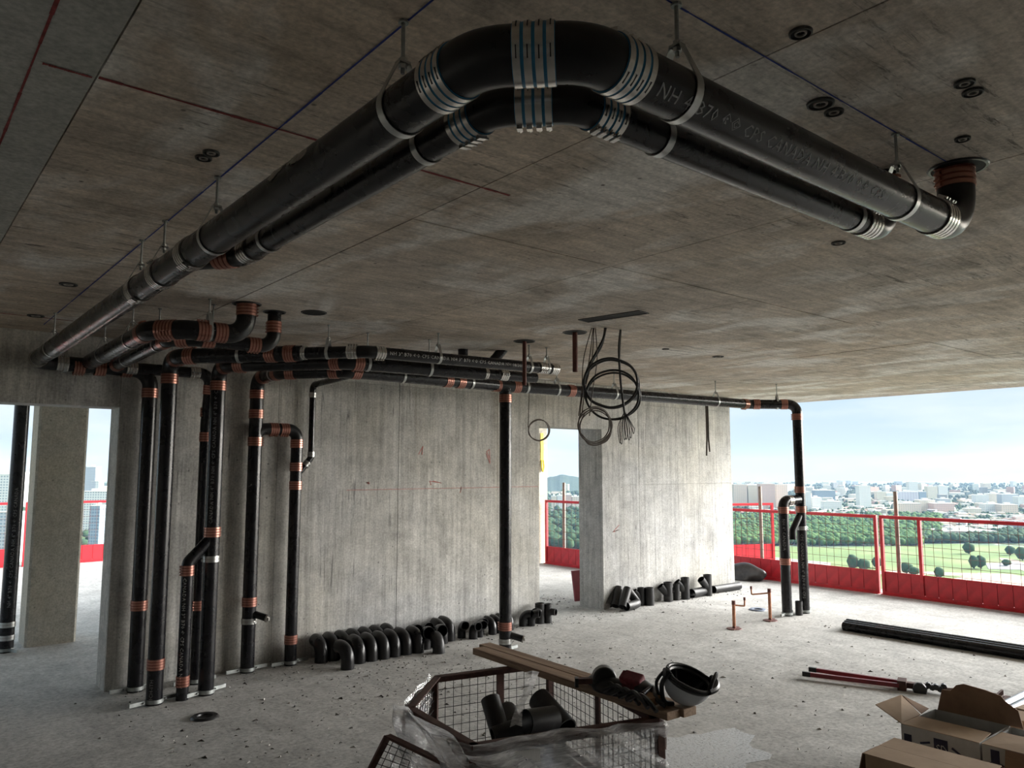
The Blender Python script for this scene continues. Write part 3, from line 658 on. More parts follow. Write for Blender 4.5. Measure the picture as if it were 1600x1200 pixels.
# ================================================================== hanging cables
def spline(pts, n=6, closed=False):
    P = [Vector(p) for p in pts]; out = []; N = len(P); rng = range(N if closed else N - 1)
    for i in rng:
        g = (lambda k: P[k % N]) if closed else (lambda k: P[max(0, min(N - 1, k))])
        a, b_, c, d_ = g(i - 1), g(i), g(i + 1), g(i + 2)
        for j in range(n):
            t = j / n; out.append(.5 * ((2 * b_) + (c - a) * t + (2 * a - 5 * b_ + 4 * c - d_) * t * t + (3 * b_ - a - 3 * c + d_) * t ** 3))
    if not closed: out.append(P[-1])
    return out
def loop_px(cx, cy, rx, ry, dep, n=16, tilt=.05, jit=0):
    return [atd(cx + rx * math.cos(a) + random.uniform(-jit, jit), cy + ry * math.sin(a) + random.uniform(-jit, jit), dep + tilt * math.sin(a + 1)) for a in [2 * PI * i / n for i in range(n)]]
b = MB()
for (cx, cy, rx, ry, dp, r) in ((954, 598, 42, 38, 5.40, .0085), (955, 600, 43, 37, 5.44, .008), (957, 617, 41, 39, 5.42, .008), (958, 619, 43, 36, 5.47, .007)):
    b.tube(spline(loop_px(cx, cy, rx, ry, dp, jit=.8), 4, True), r, 8, closed=True)
b.tube(spline([onz(945.7, 513, ZC) + V3(0, 0, .01), atd(943, 528, 5.46), atd(932, 550, 5.45), atd(920, 572, 5.43), atd(912.5, 598, 5.42), atd(915, 618, 5.42)]), .009, 8)
b.tube(spline([onz(947, 513, ZC) + V3(0, 0, .01), atd(940, 540, 5.48), atd(924, 568, 5.46), atd(914, 600, 5.45)]), .008, 8)
tag(b.build('cable_coil', 'black_cable'), 'thick black cable coil hanging from the ceiling under the slot', 'cable')
b = MB()
for k in range(5):
    b.tube(spline(loop_px(928 + k * .8, 663 + k * 1.4, 24.5 + (k % 3) * .9, 27 + (k % 2) * 1.8, 5.34 + k * .012, jit=.9, tilt=.09), 4, True), .0042, 6, closed=True)
for x0, x1, x2 in ((927, 921, 911), (928, 925, 914), (930, 933, 926), (925, 912, 909)):
    b.tube(spline([onz(x0, 513, ZC) + V3(0, 0, .01), atd(x1, 560, 5.40), atd(x2, 610, 5.38), atd(x2 - 5, 650, 5.36)]), .0035, 6)
tag(b.build('cable_coil', 'brown_cable'), 'thin brown cable coil hanging lower left of the black coil', 'cable')
b = MB()
b.tube(spline([onz(969.5, 516, ZC) + V3(0, 0, .01), atd(967, 545, 5.42), atd(969, 590, 5.42), atd(973, 625, 5.42), atd(976, 646, 5.42)]), .0075, 8)
b.tube(spline([onz(970.5, 516, ZC) + V3(0, 0, .01), atd(968.5, 560, 5.43), atd(972, 610, 5.43), atd(977, 650, 5.43)]), .004, 6)
for k in range(7):
    x = 967 + k * 3.8 + random.uniform(-2, 2); bt = 697 - abs(k - .5) * 3.2 + random.uniform(-7, 4)
    b.tube(spline([atd(976, 643, 5.42), atd(x - 2.5, 665, 5.42 + .01 * k), atd(x - 1.5, bt - 8, 5.41), atd(x + .5, bt, 5.41), atd(x + 2, bt - 8, 5.42), atd(x + 1, 668, 5.43), atd(977, 644, 5.43)]), .0026, 6)
tag(b.build('wire_bundle', 'black_cable'), 'bundle of thin black wires fanned out below a single drop, right of the coils', 'cable')
b = MB()
b.tube(spline([atd(827.5, 598, 7.42), atd(826.5, 620, 7.40), atd(826, 645, 7.38), atd(825, 668, 7.36)]), .004, 6)
for k in range(3): b.tube(spline(loop_px(841.5 + k * .5, 671.5 + k * .6, 15.6 + .5 * k, 16.5, 7.34 + k * .015, jit=.4), 4, True), .0048, 6, closed=True)
tag(b.build('cable_coil', 'brown_cable'), 'small cable loop hanging beside the middle doorway', 'cable')
b = MB()
for dx, l in ((-1, 712), (1.5, 706)):
    p = [atd(1104 + dx, 633, 9.35), atd(1105 + dx, 660, 9.34), atd(1105.5 + dx, 685, 9.34), atd(1106 + dx * 2, l, 9.33)]
    for u, v in zip(p, p[1:]): b.beam(u, v, .02, .004)
tag(b.build('hanging_strap', 'brown_cable', smooth=False), 'brown strap hanging from the pipe at the right end of the wall', 'strap')
b = MB(); pp = [V3(9.25, 10.40, 2.28), V3(9.25, 10.395, 2.0), V3(9.25, 10.40, 1.78)]
for u, v in zip(pp, pp[1:]): b.beam(u, v, .07, .006, up=(0, 1, 0))
b.tube(spline([V3(9.23, 10.39, 1.80), V3(9.23, 10.385, 1.68), V3(9.25, 10.38, 1.60), V3(9.28, 10.385, 1.68), V3(9.27, 10.39, 1.80)]), .014, 8)
tag(b.build('yellow_strap', 'yellow_strap', smooth=False), 'yellow strap hanging on the column in the middle doorway', 'strap')

# ================================================================== red guard rails
def guard(A, B, label, posts=(), hgt=1.03, kick=.30, name='guard_rail', bright='red_paint'):
    A, B = V3(*A, 0), V3(*B, 0); d = B - A; L = d.length; t = d / L; n = V3(-t.y, t.x, 0); T = thing(name, label, 'railing', A)
    b = MB(); b.beam(A + V3(0, 0, hgt - .02), B + V3(0, 0, hgt - .02), .04, .04, up=(0, 0, 1)); b.build('top_rail', bright, T)
    b = MB(); b.beam(A + V3(0, 0, .022), B + V3(0, 0, .022), .035, .035, up=(0, 0, 1)); b.obox(A + d / 2 + V3(0, 0, .004), t * L / 2, n * .06, V3(0, 0, .004)); b.build('bottom_rail', bright, T)
    for k in [0, L] + list(posts):
        w = .04; k = min(max(k, w / 2), L - w / 2); b = MB(); b.beam(A + t * k + V3(0, 0, .04), A + t * k + V3(0, 0, hgt - .04), w, w, up=n); b.build('post', bright, T)
    nk = max(1, round(L / .18)); w = (L - .08) / nk
    for i in range(nk):
        c = A + t * (.04 + w * (i + .5)) + V3(0, 0, .04 + (kick - .04) / 2); b = MB(); b.obox(c + n * random.uniform(-.0015, .0015), t * (w / 2 - .003), n * .004, V3(0, 0, (kick - .04) / 2)); b.build('kick_board', bright, T, smooth=False)
    b = MB(); sg = 1 if n.dot(A) > 0 else -1; b.obox(A + d / 2 + n * .008 * sg + V3(0, 0, .04 + (kick - .04) / 2), t * (L / 2 - .02), n * .003, V3(0, 0, (kick - .05) / 2)); b.build('gap_blocking_plate', 'dark_red_paint', T, smooth=False)  # added plate that blocks backlight so the board seams read dark
    b = MB(); k = .04 + .1
    while k < L - .05: b.cyl(A + t * k + V3(0, 0, kick), A + t * k + V3(0, 0, hgt - .04), .0026, 5); k += .108
    for z in [kick + .02 + (hgt - .06 - kick) * i / 6 for i in range(7)]: b.cyl(A + t * .04 + V3(0, 0, z) + n * .004, B - t * .04 + V3(0, 0, z) + n * .004, .0026, 5)
    b.build('wire_mesh', 'mesh_wire', T)
    return T
guard((10.52, 7.42), (10.47, 5.03), 'red mesh guard rail panel next to the concrete wall end')
guard((10.465, 4.99), (10.35, 2.55), 'red mesh guard rail panel at the right with an inner post', posts=(.52,))
guard((10.35, 2.52), (10.3, .1), 'red guard rail panel beyond the right edge of view')
guard((10.3, .06), (10.3, -2.4), 'last red guard rail panel far to the right')
guard((11.5, 8.55), (12.72, 8.0), 'red guard rail panel set back behind the wall end', bright='red_paint_bright')
guard((9.27, 9.0), (9.27, 10.33), 'red mesh guard rail seen through the middle doorway', hgt=1.10)
for k in range(4): guard((-2.6 + k * 2.35, 15.62), (-.28 + k * 2.35, 15.70), ['red guard rail panel far left beyond the left doorway', 'red guard rail panel beyond the left doorway, left of the column', 'red guard rail panel beyond the left doorway, right of the column', 'red guard rail panel hidden behind the long wall'][k], hgt=1.08, bright='red_paint_bright')
def gpost(px, ytop, U, lab):
    dct = ray(px, ytop); p = EYEP + dct * (U / dct.x); b = MB(); b.tube([(p.x, p.y, 0), (p.x, p.y, p.z)], .026, 14, hollow=.004); b.box((p.x - .07, p.y - .07, 0), (p.x + .07, p.y + .07, .008))
    tag(b.build('guard_post', 'pole_steel', base=True), lab, 'post')
gpost(1187, 760, 10.62, 'grey steel post behind the red rail next to the wall'); gpost(1398.5, 768, 10.58, 'grey steel post behind the red rail at the right'); gpost(881, 754, 9.42, 'slim grey post behind the rail in the middle doorway')
b = MB(); b.obox((7.06, 7.22, .18), V3(.12, .0, .0), V3(0, .012, 0), V3(.02, .05, .18)); tag(b.build('red_board', 'dark_red_paint', smooth=False), 'red board leaning behind the middle doorway jamb', 'board')

# ================================================================== loose fittings on the floor
def elbow_mesh(r, h, R, e=.03, mat='black_iron_fitting'):
    m = MB(); bp, t = bendpath((0, 0, 0), (0, 0, h), (.5, 0, h), R, 10); m.tube([V3(0, 0, 0)] + bp + [V3(R + e, 0, h)], r, 26, hollow=.006); return m.mesh('pipe_elbow', mat)
def tee_mesh(r, h, br, wye=False, mat='dusty_iron_fitting'):
    m = MB(); m.tube([(0, 0, 0), (0, 0, h)], r, 24, hollow=.006)
    if wye: m.tube([(0, 0, h * .36), (h * .42, 0, h * .80)], br, 20, hollow=.005)
    else: m.tube([(r * .6, 0, h * .6), (r + .055, 0, h * .6)], br, 20, hollow=.005)
    return m.mesh('pipe_tee', mat)
E4 = elbow_mesh(R4, .165, .098); E3 = elbow_mesh(R3, .13, .078, .02); E4s = elbow_mesh(R4, .12, .098, .01, 'dusty_iron_fitting')
T4 = tee_mesh(.052, .21, .045); T3 = tee_mesh(.042, .2, .036); Y4 = tee_mesh(.055, .235, .05, True); Y3 = tee_mesh(.045, .21, .04, True); YB = tee_mesh(.055, .27, .05, True)
CP = MB(); CP.tube([(0, 0, 0), (0, 0, .21)], .056, 26, hollow=.006); CPm = CP.mesh('pipe_sleeve', 'dusty_iron_fitting')
proto = {}
def put(name, me, x, y, ang, label, group=None, z=0, rx=0, cat='pipe fitting'):
    if me.name in proto: o = proto[me.name].copy()
    else: o = bpy.data.objects.new(name, me); proto[me.name] = o
    o.name = name; COL.objects.link(o); o.location = (x, y, z); o.rotation_euler = (rx, 0, math.radians(ang)); return tag(o, label, cat, group)
ORD = ['first', 'second', 'third', 'fourth', 'fifth', 'sixth', 'seventh', 'eighth']
g = 'elbows lined up along the wall'
put('pipe_elbow', E4, 3.17, 6.00, 100, 'lone black elbow standing in front of the left end of the elbow rows', g)
for i in range(6): put('pipe_elbow', E4, 3.345 + .1185 * i, 6.13 + random.uniform(-.008, .008), 94 + random.uniform(-4, 4), ORD[i] + ' black elbow from the left in the front row along the wall', g)
for i in range(7): put('pipe_elbow', E4, 3.10 + .118 * i, 6.345 + (i * .004) + random.uniform(-.004, .004), 92 + random.uniform(-4, 4), ORD[i] + ' black elbow from the left in the back row against the wall', g)
g = 'open-mouthed elbows along the wall'
for i, (x, y, a) in enumerate(((4.06, 6.20, -106), (4.19, 6.20, -100), (4.02, 6.36, -100), (4.15, 6.37, -96))):
    put('pipe_elbow', E4, x, y, a, ('front left', 'front right', 'back left', 'back right')[i] + ' of four open-mouthed black elbows right of the elbow rows', g)
put('pipe_elbow', E4s, 4.07, 5.985, 75, 'short grey elbow standing open end up in front of the open-mouthed elbows', None, z=.0)
for i in range(2): put('pipe_elbow', E4, 4.315 + .12 * i, 6.29 + .05 * i, 96, ('left', 'right') [i] + ' of two black elbows ending the first group by the wall', 'elbow pair by the wall')
g = 'small elbows along the wall'
for i, (x, y, a) in enumerate(((4.60, 6.37, -105), (4.66, 6.26, -95), (4.755, 6.29, -100), (4.83, 6.38, -98))):
    put('pipe_elbow', E3, x, y, a, ORD[i] + ' small open-mouthed elbow from the left in the second group', g)
for i in range(4): put('pipe_elbow', E3, 4.93 + .092 * i, 6.30 + .02 * i, 98, ORD[i] + ' small arched elbow from the left beside the single stack', g)
for i, (x, y) in enumerate(((5.43, 6.42), (5.51, 6.38))): put('pipe_elbow', E3, x, y, -60, ('left', 'right')[i] + ' of two tiny elbows just right of the single stack', g)
put('pipe_tee', T4, 5.67, 6.42, 200, 'left of two standing black tees by the middle doorway', 'tees by the doorway'); put('pipe_tee', T3, 5.75, 6.38, -70, 'right of two standing black tees by the middle doorway', 'tees by the doorway')
def leaning(a, b_, r, label, name='pipe_bend'):
    m = MB(); m.tube([a, b_], r, 22, hollow=.006); tag(m.build(name, 'dusty_iron_fitting', base=True), label, 'pipe fitting', 'short pipes leaning by the wall')
def fl(px, py): return onz(px, py, 0)
for i, (xa, ya, dx) in enumerate(((951, 952, .14), (961, 953, .14), (973, 955, .16))):
    p = fl(xa, ya); leaning((p.x, p.y, .045), (p.x + dx, p.y + .06, .235), .05, ('left', 'middle', 'right')[i] + ' of three short pipes leaning right at the wall corner')
p = fl(986, 953); m = MB(); m.tube(spline([V3(p.x - .10, p.y - .02, .052), V3(p.x + .10, p.y + .02, .052), V3(p.x + .17, p.y + .07, .07), V3(p.x + .12, p.y + .15, .19)], 6), .05, 20, hollow=.006); tag(m.build('pipe_bend', 'dusty_iron_fitting', base=True), 'curved pipe bend lying in front of the leaning pipes', 'pipe fitting')
for px, py, me, a, lab, nm in ((1005, 946, Y3, 150, 'narrow standing wye beside the plain sleeve by the wall', 'pipe_wye'), (1018, 946, CPm, 0, 'plain round sleeve standing by the wall', 'pipe_sleeve'), (1047, 940, Y4, 150, 'thick standing wye left of the middle fittings by the right wall', 'pipe_wye'),
                              (1060, 938, T3, 140, 'narrow standing tee between two wyes by the right wall', 'pipe_tee'), (1074, 936.5, YB, 150, 'tallest standing wye by the right wall', 'pipe_wye'), (1109, 931, YB, 170, 'standing tee at the right, in front of the long lying pipe', 'pipe_tee')):
    q = fl(px, py); put(nm, me, q.x, q.y + .03, a, lab)
def lying(a, b_, r, label, mat='black_iron_pipe', name='loose_pipe', group=None):
    m = MB(); m.tube([a, b_], r, 26, hollow=.006); return tag(m.build(name, mat, base=True), label, 'pipe', group)
q = fl(1090, 933); lying((q.x - .12, q.y + .0, .058), (q.x + .16, q.y + .02, .058), .058, 'short thick pipe lying between the tallest wye and the tee', 'dusty_iron_fitting')
lying((8.78, 6.45, .05), (9.33, 6.43, .05), .05, 'grey pipe length lying along the foot of the wall at its right end', 'dusty_iron_fitting')
for i, (u, r) in enumerate(((7.83, .043), (7.925, .043), (8.02, .043))): lying((u, 4.16 + .03 * i, r), (u + .06, 1.0, r), r, ('nearest', 'middle', 'farthest')[i] + ' of three long black pipes lying on the floor at the right', group='long pipes on the floor')
# floor sleeves
def sleeve(x, y, r, lab, mats):
    b = MB(); b.lathe((x, y, 0), (0, 0, 1), [(.001, .002), (r * .55, .002), (r * .58, .012), (r * .9, .014), (r, .008), (r * 1.05, 0)], 30); b.m = [0 if i < 30 else 1 for i in range(len(b.m))]
    tag(b.build('floor_sleeve', mats, base=True), lab, 'drain')
sleeve(1.84, 5.46, .088, 'black ring sleeve set in the floor before the stacks', ['recess_shade_black', 'black_plastic']); sleeve(8.16, 5.38, .10, 'pale round sleeve in the floor near the copper stubs', ['socket_grey', 'pvc_blue'])
def copper(x, y, top, arm, lab):
    T = thing('copper_stub', lab, 'pipe', (x, y, 0)); b = MB(); b.tube([(x, y, .006), (x, y, top)], .017, 16); b.build('tube', 'copper_tube', T)
    b = MB(); a = V3(*arm, 0); P = V3(x, y, top - .045); b.tube(spline([P, P + a * .9 + V3(0, 0, -.012), P + a + V3(0, 0, .0), P + a * 1.02 + V3(0, 0, .05)], 4), .0085, 10); b.build('side_tube', 'copper_tube', T)
    b = MB(); b.tube([P + a * 1.02 + V3(0, 0, .045), P + a * 1.02 + V3(0, 0, .075)], .012, 10); b.build('cap', 'rusty_sprinkler_pipe', T)
    b = MB(); b.lathe((x, y, 0), (0, 0, 1), [(.016, .03), (.02, .012), (.075, .006), (.08, 0)], 18); b.obox((x, y, .006), (.09, .03, 0), (-.008, .025, 0), (0, 0, .004)); b.build('base_flange', 'rusty_sprinkler_pipe', T)
    b = MB(); b.band((x, y, top - .02), (0, 0, 1), .0165, .04, .003, 14); b.build('collar', 'rusty_sprinkler_pipe', T)
copper(7.03, 4.92, .285, (.105, -.06), 'shorter copper stub with a small side arm, nearest the middle of the floor'); copper(7.71, 4.93, .34, (-.17, .11), 'taller copper stub with a side arm bent left, near the far stacks')
# black bag
def blob(name, c, rx, ry, rz, lab, cat, mat, seed, amp=.25, flat=True):
    bm = bmesh.new(); bmesh.ops.create_icosphere(bm, subdivisions=4, radius=1); rnd = random.Random(seed); ph = [(Vector((rnd.uniform(-4, 4), rnd.uniform(-4, 4), rnd.uniform(-4, 4))), rnd.uniform(0, 6)) for _ in range(9)]
    for v in bm.verts:
        n = v.co.copy(); k = 1 + amp * sum(math.sin(n.dot(w) + f) / (1.5 + i * .4) for i, (w, f) in enumerate(ph)) * .5
        v.co = V3(n.x * rx * k, n.y * ry * k, n.z * rz * k); 
        if flat: v.co.z = max(v.co.z, -rz * .55)
    lo = min(v.co.z for v in bm.verts)
    for v in bm.verts: v.co.z -= lo
    me = bpy.data.meshes.new(name); bm.to_mesh(me); bm.free(); me.materials.append(MATS[mat]); me.polygons.foreach_set('use_smooth', [True] * len(me.polygons))
    o = link(bpy.data.objects.new(name, me)); o.location = c; return tag(o, lab, cat) if lab else o
blob('rubbish_bag', (10.2, 6.98, 0), .16, .34, .15, 'crumpled black bag on the floor against the red rail', 'bag', 'bag_plastic', 3, .32)

# ================================================================== soil pipe cutter
T = thing('pipe_cutter', 'long-handled red chain cutter lying open on the floor', 'tool', fl(1425, 1082))
z = .035
H0, H1 = onz(1258, 1053, z), onz(1405, 1071, z); K0, K1 = onz(1268, 1046, z), onz(1405, 1066, z)
b = MB(); b.beam(H0, H1, .024, .03, up=(0, 0, 1)); b.build('handle', 'dark_red_paint', T); b = MB(); b.beam(K0, K1, .024, .03, up=(0, 0, 1)); b.build('handle', 'dark_red_paint', T)
for p, q in ((H0, H1), (K0, K1)):
    b = MB(); e_ = (q - p).normalized(); b.beam(p - e_ * .02, p + e_ * .04, .027, .034, up=(0, 0, 1)); b.build('grip', 'black_plastic', T)
b = MB(); J = (H1 + K1) / 2; e_ = (H1 - H0).normalized(); sdv = V3(-e_.y, e_.x, 0)
b.obox(J + e_ * .02, e_ * .03, sdv * .06, V3(0, 0, .035)); b.obox(J + e_ * .10, e_ * .08, sdv * .025, V3(0, 0, .02)); b.mat(1); b.lathe(J + e_ * .14 - V3(0, 0, .01) - sdv * .05, sdv, [(.002, -.02), (.045, -.02), (.05, -.012), (.05, .012), (.045, .02), (.002, .02)], 10)
for k in range(6): b.lathe(J + e_ * (.17 + .025 * k) + V3(0, 0, .015 * (k % 2)) + sdv * (.02 * (k % 3 - 1)), sdv, [(.002, -.02), (.022, -.02), (.022, .02), (.002, .02)], 8)
b.build('head', ['rust_angle_iron', 'black_plastic'], T)
b = MB(); Q0 = J + e_ * .30; b.tube(spline([Q0, Q0 + e_ * .10 + sdv * .03, Q0 + e_ * .28 + sdv * .03, Q0 + e_ * .36]), .012, 8); b.tube(spline([Q0, Q0 + e_ * .10 - sdv * .03, Q0 + e_ * .28 - sdv * .03, Q0 + e_ * .36]), .012, 8); b.build('yoke', 'rust_angle_iron', T)
c0 = Q0 + e_ * .36; c1 = onz(1557, 1096, .03)
for k in range(13):
    b = MB(); P = c0.lerp(c1, k / 12); b.lathe(P, sdv, [(.002, -.028), (.017, -.028), (.017, .028), (.002, .028)], 8); b.cyl(P, P + V3(0, 0, .045), .009, 6); b.obox(P + e_ * .02, e_ * .03, sdv * .01, V3(0, 0, .008)); b.build('chain_link', 'rust_angle_iron', T)

# ================================================================== cardboard boxes
def carton(x0, x1, y0, y1, h, lab, mat='cardboard', lid=False):
    T = thing('cardboard_box', lab, 'box', ((x0 + x1) / 2, (y0 + y1) / 2, 0)); t = .006; b = MB()
    b.box((x0, y0, 0), (x1, y1, t)); b.box((x0, y0, t), (x0 + t, y1, h)); b.box((x1 - t, y0, t), (x1, y1, h)); b.box((x0 + t, y0, t), (x1 - t, y0 + t, h)); b.box((x0 + t, y1 - t, t), (x1 - t, y1, h))
    b.build('body', mat, T, smooth=False); return T
def flap(T, a, b_, c, d_, mat='cardboard', name='flap', th=.005):
    m = MB(); P = [Vector(q) for q in (a, b_, c, d_)]; n = (P[1] - P[0]).cross(P[3] - P[0]).normalized() * th / 2
    st = len(m.v); m.v += [q - n for q in P] + [q + n for q in P]
    for f in ((3, 2, 1, 0), (4, 5, 6, 7), (0, 1, 5, 4), (1, 2, 6, 5), (2, 3, 7, 6), (3, 0, 4, 7)): m.face(f)
    return m.build(name, mat, T, smooth=False)
def decal(T, txt, P, right, up, size, mat, name='lettering'):
    cu = bpy.data.curves.new('t', 'FONT'); cu.body = txt; cu.size = size; cu.resolution_u = 1; to = link(bpy.data.objects.new('t', cu)); me = bpy.data.meshes.new_from_object(to.evaluated_get(bpy.context.evaluated_depsgraph_get())); bpy.data.objects.remove(to)
    r_, u_ = Vector(right), Vector(up); n = r_.cross(u_).normalized()
    for v in me.vertices: v.co = r_ * v.co.x + u_ * v.co.y + n * .001
    me.materials.append(MATS[mat]); o = link(bpy.data.objects.new(name, me)); place(o, Matrix.Translation(Vector(P)), T); return o
h = .25
TA = carton(4.49, 4.92, 1.685, 2.08, h, 'open printed carton with a tall torn flap, behind the plain box', 'cardboard_printed')
flap(TA, (4.49, 2.08, h), (4.49, 1.685, h), (4.69, 1.70, h + .004), (4.69, 2.07, h + .004), 'cardboard')
b = MB(); poly = [(2.06, h), (2.03, .37), (1.98, .375), (1.95, .41), (1.91, .425), (1.80, .415), (1.72, .40), (1.70, .375), (1.66, .35), (1.64, .34), (1.62, h)]
b.v += [V3(4.915, y, z) for y, z in poly] + [V3(4.921, y, z) for y, z in poly]; n = len(poly); b.face(tuple(range(n))); b.face(tuple(range(n, 2 * n))[::-1])
for i in range(n): b.face((i, n + i, n + (i + 1) % n, (i + 1) % n))
b.build('torn_flap', 'cardboard_inside', TA, smooth=False, fix=True)
o1, o2 = onz(1368, 1101, .30), onz(1408, 1086, .32)
flap(TA, (4.50, 2.082, h), (4.74, 2.082, h), o2, o1, 'cardboard'); flap(TA, o2, (4.76, 2.085, h), (4.86, 2.085, h + .01), o2.lerp(V3(4.8, 2.12, .3), .15), 'cardboard_inside')
decal(TA, 'SD', (4.4872, 1.90, .15), (0, -.8, 0), (0, 0, 1), .06, 'print_white')
for q0_, q1_ in (((4.4875, 2.025, .15), (4.489, 2.065, .205)), ((4.4875, 1.84, .13), (4.489, 1.91, .22))): b = MB(); b.box(q0_, q1_); b.build('print_block', 'crown_ink', TA, smooth=False)
for q0_, q1_ in (((4.488, 1.98, .175), (4.488, 1.93, .19)), ((4.488, 1.82, .19), (4.488, 1.77, .16))): b = MB(); b.beam(q0_, q1_, .004, .01); b.build('print_stroke', 'crown_ink', TA, smooth=False)
TC = carton(4.49, 4.9, 1.20, 1.675, h, 'carton printed with a red and blue logo at the lower right', 'cardboard_printed')
decal(TC, 'HUSKY', (4.489, 1.655, .09), (0, -.55, .10), (0, 0, 1.3), .075, 'ink_red')
b = MB(); b.box((4.4875, 1.595, .17), (4.489, 1.635, .235)); b.build('print_block', 'crown_ink', TC, smooth=False)
b = MB()
for k in range(8):
    a, c = math.radians(40 + 12 * k), math.radians(52 + 12 * k); q = lambda w: V3(4.488, 1.61 + .075 * -math.cos(w), .10 + .075 * math.sin(w)); b.beam(q(a), q(c), .003, .006, up=(1, 0, 0))
b.build('print_arc', 'crown_ink', TC, smooth=False)
flap(TC, (4.49, 1.675, h), (4.49, 1.42, h), (4.70, 1.40, h + .02), (4.72, 1.66, h + .012), 'cardboard'); flap(TC, (4.485, 1.565, h), (4.485, 1.20, h), (4.42, 1.19, .06), (4.42, 1.56, .06), 'cardboard_inside')
TB = carton(3.90, 4.22, 1.50, 1.99, .245, 'plain brown closed box nearest the camera at the lower right'); flap(TB, (3.895, 1.995, .248), (3.895, 1.495, .248), (4.06, 1.495, .25), (4.06, 1.995, .25)); flap(TB, (4.062, 1.995, .25), (4.062, 1.495, .25), (4.225, 1.495, .252), (4.225, 1.995, .252)); flap(TB, (3.893, 2.0, .248), (4.05, 2.0, .248), (4.04, 2.05, .07), (3.91, 2.05, .07), 'cardboard_inside')
TD = carton(5.02, 5.4, 1.30, 1.76, .26, 'brown box at the right edge behind the torn flap'); flap(TD, (5.02, 1.76, .26), (5.02, 1.30, .26), (5.21, 1.30, .265), (5.21, 1.76, .265)); flap(TD, (5.4, 1.30, .26), (5.4, 1.76, .26), (5.22, 1.76, .27), (5.22, 1.30, .27))
for i in range(3):
    a_, c_ = onz(1562 + 8 * i, 1105 + 9 * i, .03), onz(1650 + 8 * i, 1062 + 9 * i, .03); lying(a_, c_, .026, ('upper', 'middle', 'lower')[i] + ' of the shiny steel conduits lying behind the boxes', 'conduit', 'conduit', 'conduits behind the boxes')

# ================================================================== wire crate, planks and gear
T = thing('wire_crate', 'rusty wire mesh crate wrapped in clear plastic film', 'crate', (2.6, 3.1, 0)); ZR = .50; ZB = .04
rim = [V3(2.02, 2.72, 0), V3(2.91, 2.46, 0), V3(3.24, 3.58, 0), V3(2.52, 3.74, 0), V3(2.09, 3.34, 0)]
N = len(rim)
for i in range(N):
    A, Bp = rim[i], rim[(i + 1) % N]; d_ = Bp - A; t = d_.normalized(); n_ = V3(-t.y, t.x, 0); L = d_.length
    b = MB(); b.obox((A + Bp) / 2 + V3(0, 0, ZR - .02), t * L / 2, n_ * .003, V3(0, 0, .02)); b.obox((A + Bp) / 2 + V3(0, 0, ZR - .003) + n_ * .018, t * L / 2, n_ * .018, V3(0, 0, .003)); b.build('top_frame', 'rust_angle_iron', T)
    b = MB(); b.obox((A + Bp) / 2 + V3(0, 0, ZB + .02), t * L / 2, n_ * .003, V3(0, 0, .02)); b.build('bottom_frame', 'rust_angle_iron', T)
    b = MB(); b.beam(A + V3(0, 0, 0), A + V3(0, 0, ZR - .04), .035, .035, up=n_); b.build('post', 'rust_angle_iron', T)
    if L > .7:
        b = MB(); c = A + d_ * (.45 if i != 1 else .5); b.beam(c + V3(0, 0, ZB), c + V3(0, 0, ZR - .04), .045, .012, up=n_); b.build('upright', 'rust_angle_iron' if i else 'dull_galvanised', T)
    b = MB(); k = .025
    while k < L: b.cyl(A + t * k + V3(0, 0, ZB), A + t * k + V3(0, 0, ZR - .02), .0019, 5); k += .05
    for j in range(9): z = ZB + .03 + .05 * j; b.cyl(A + V3(0, 0, z), Bp + V3(0, 0, z), .0019, 5)
    b.build('wire_mesh', 'dark_wire', T)
b = MB(); b.prism([(p.x, p.y) for p in rim], .012, .03); b.build('base', 'rust_angle_iron', T, smooth=False)
# film: a crumpled skin around the outside of the front, left and corner sides
def film(path, z0, z1, off, amp, seed, nx=60, nz=14, slope=0):
    rnd = random.Random(seed); ph = [(rnd.uniform(4, 26), rnd.uniform(8, 40), rnd.uniform(0, 6)) for _ in range(7)]; cum = [0]; c0 = V3(2.6, 3.1, 0)
    for p, q in zip(path, path[1:]): cum.append(cum[-1] + (q - p).length)
    b = MB()
    for i in range(nx + 1):
        s_ = cum[-1] * i / nx; k = max(j for j in range(len(cum) - 1) if cum[j] <= s_ + 1e-9); p = path[k].lerp(path[k + 1], (s_ - cum[k]) / (cum[k + 1] - cum[k])); o_ = (p - c0).normalized()
        for j in range(nz + 1):
            z = z0 + (z1 - z0 + slope * math.sin(s_ * 5)) * j / nz; w = sum(math.sin(a * s_ + c * z + f) / (1 + q) for q, (a, c, f) in enumerate(ph)) * amp
            b.v.append(p + o_ * (off + max(w, -off * .7)) + V3(0, 0, z))
    for i in range(nx):
        for j in range(nz): a = i * (nz + 1) + j; b.face((a, a + nz + 1, a + nz + 2, a + 1))
    return b.build('plastic_film', 'stretch_wrap', T)
film([rim[3], rim[4], rim[0], rim[1]], .10, .505, .022, .016, 2, 110, 22, .015)
film([rim[4] + V3(.03, .05, 0), rim[4], rim[0], rim[0].lerp(rim[1], .35)], .16, .50, .05, .03, 5, 80, 18, .03)
film([rim[1], rim[2].lerp(rim[1], .75)], .36, .50, .02, .012, 9, 24, 8)
b = MB(); W0 = atd(826, 1052, 4.05); W1 = atd(808, 1130, 3.7)                # twisted strip hanging from the planks into the crate
pts = spline([atd(832, 1050, 4.06), atd(826, 1075, 3.98), atd(812, 1105, 3.86), atd(806, 1135, 3.74)], 8)
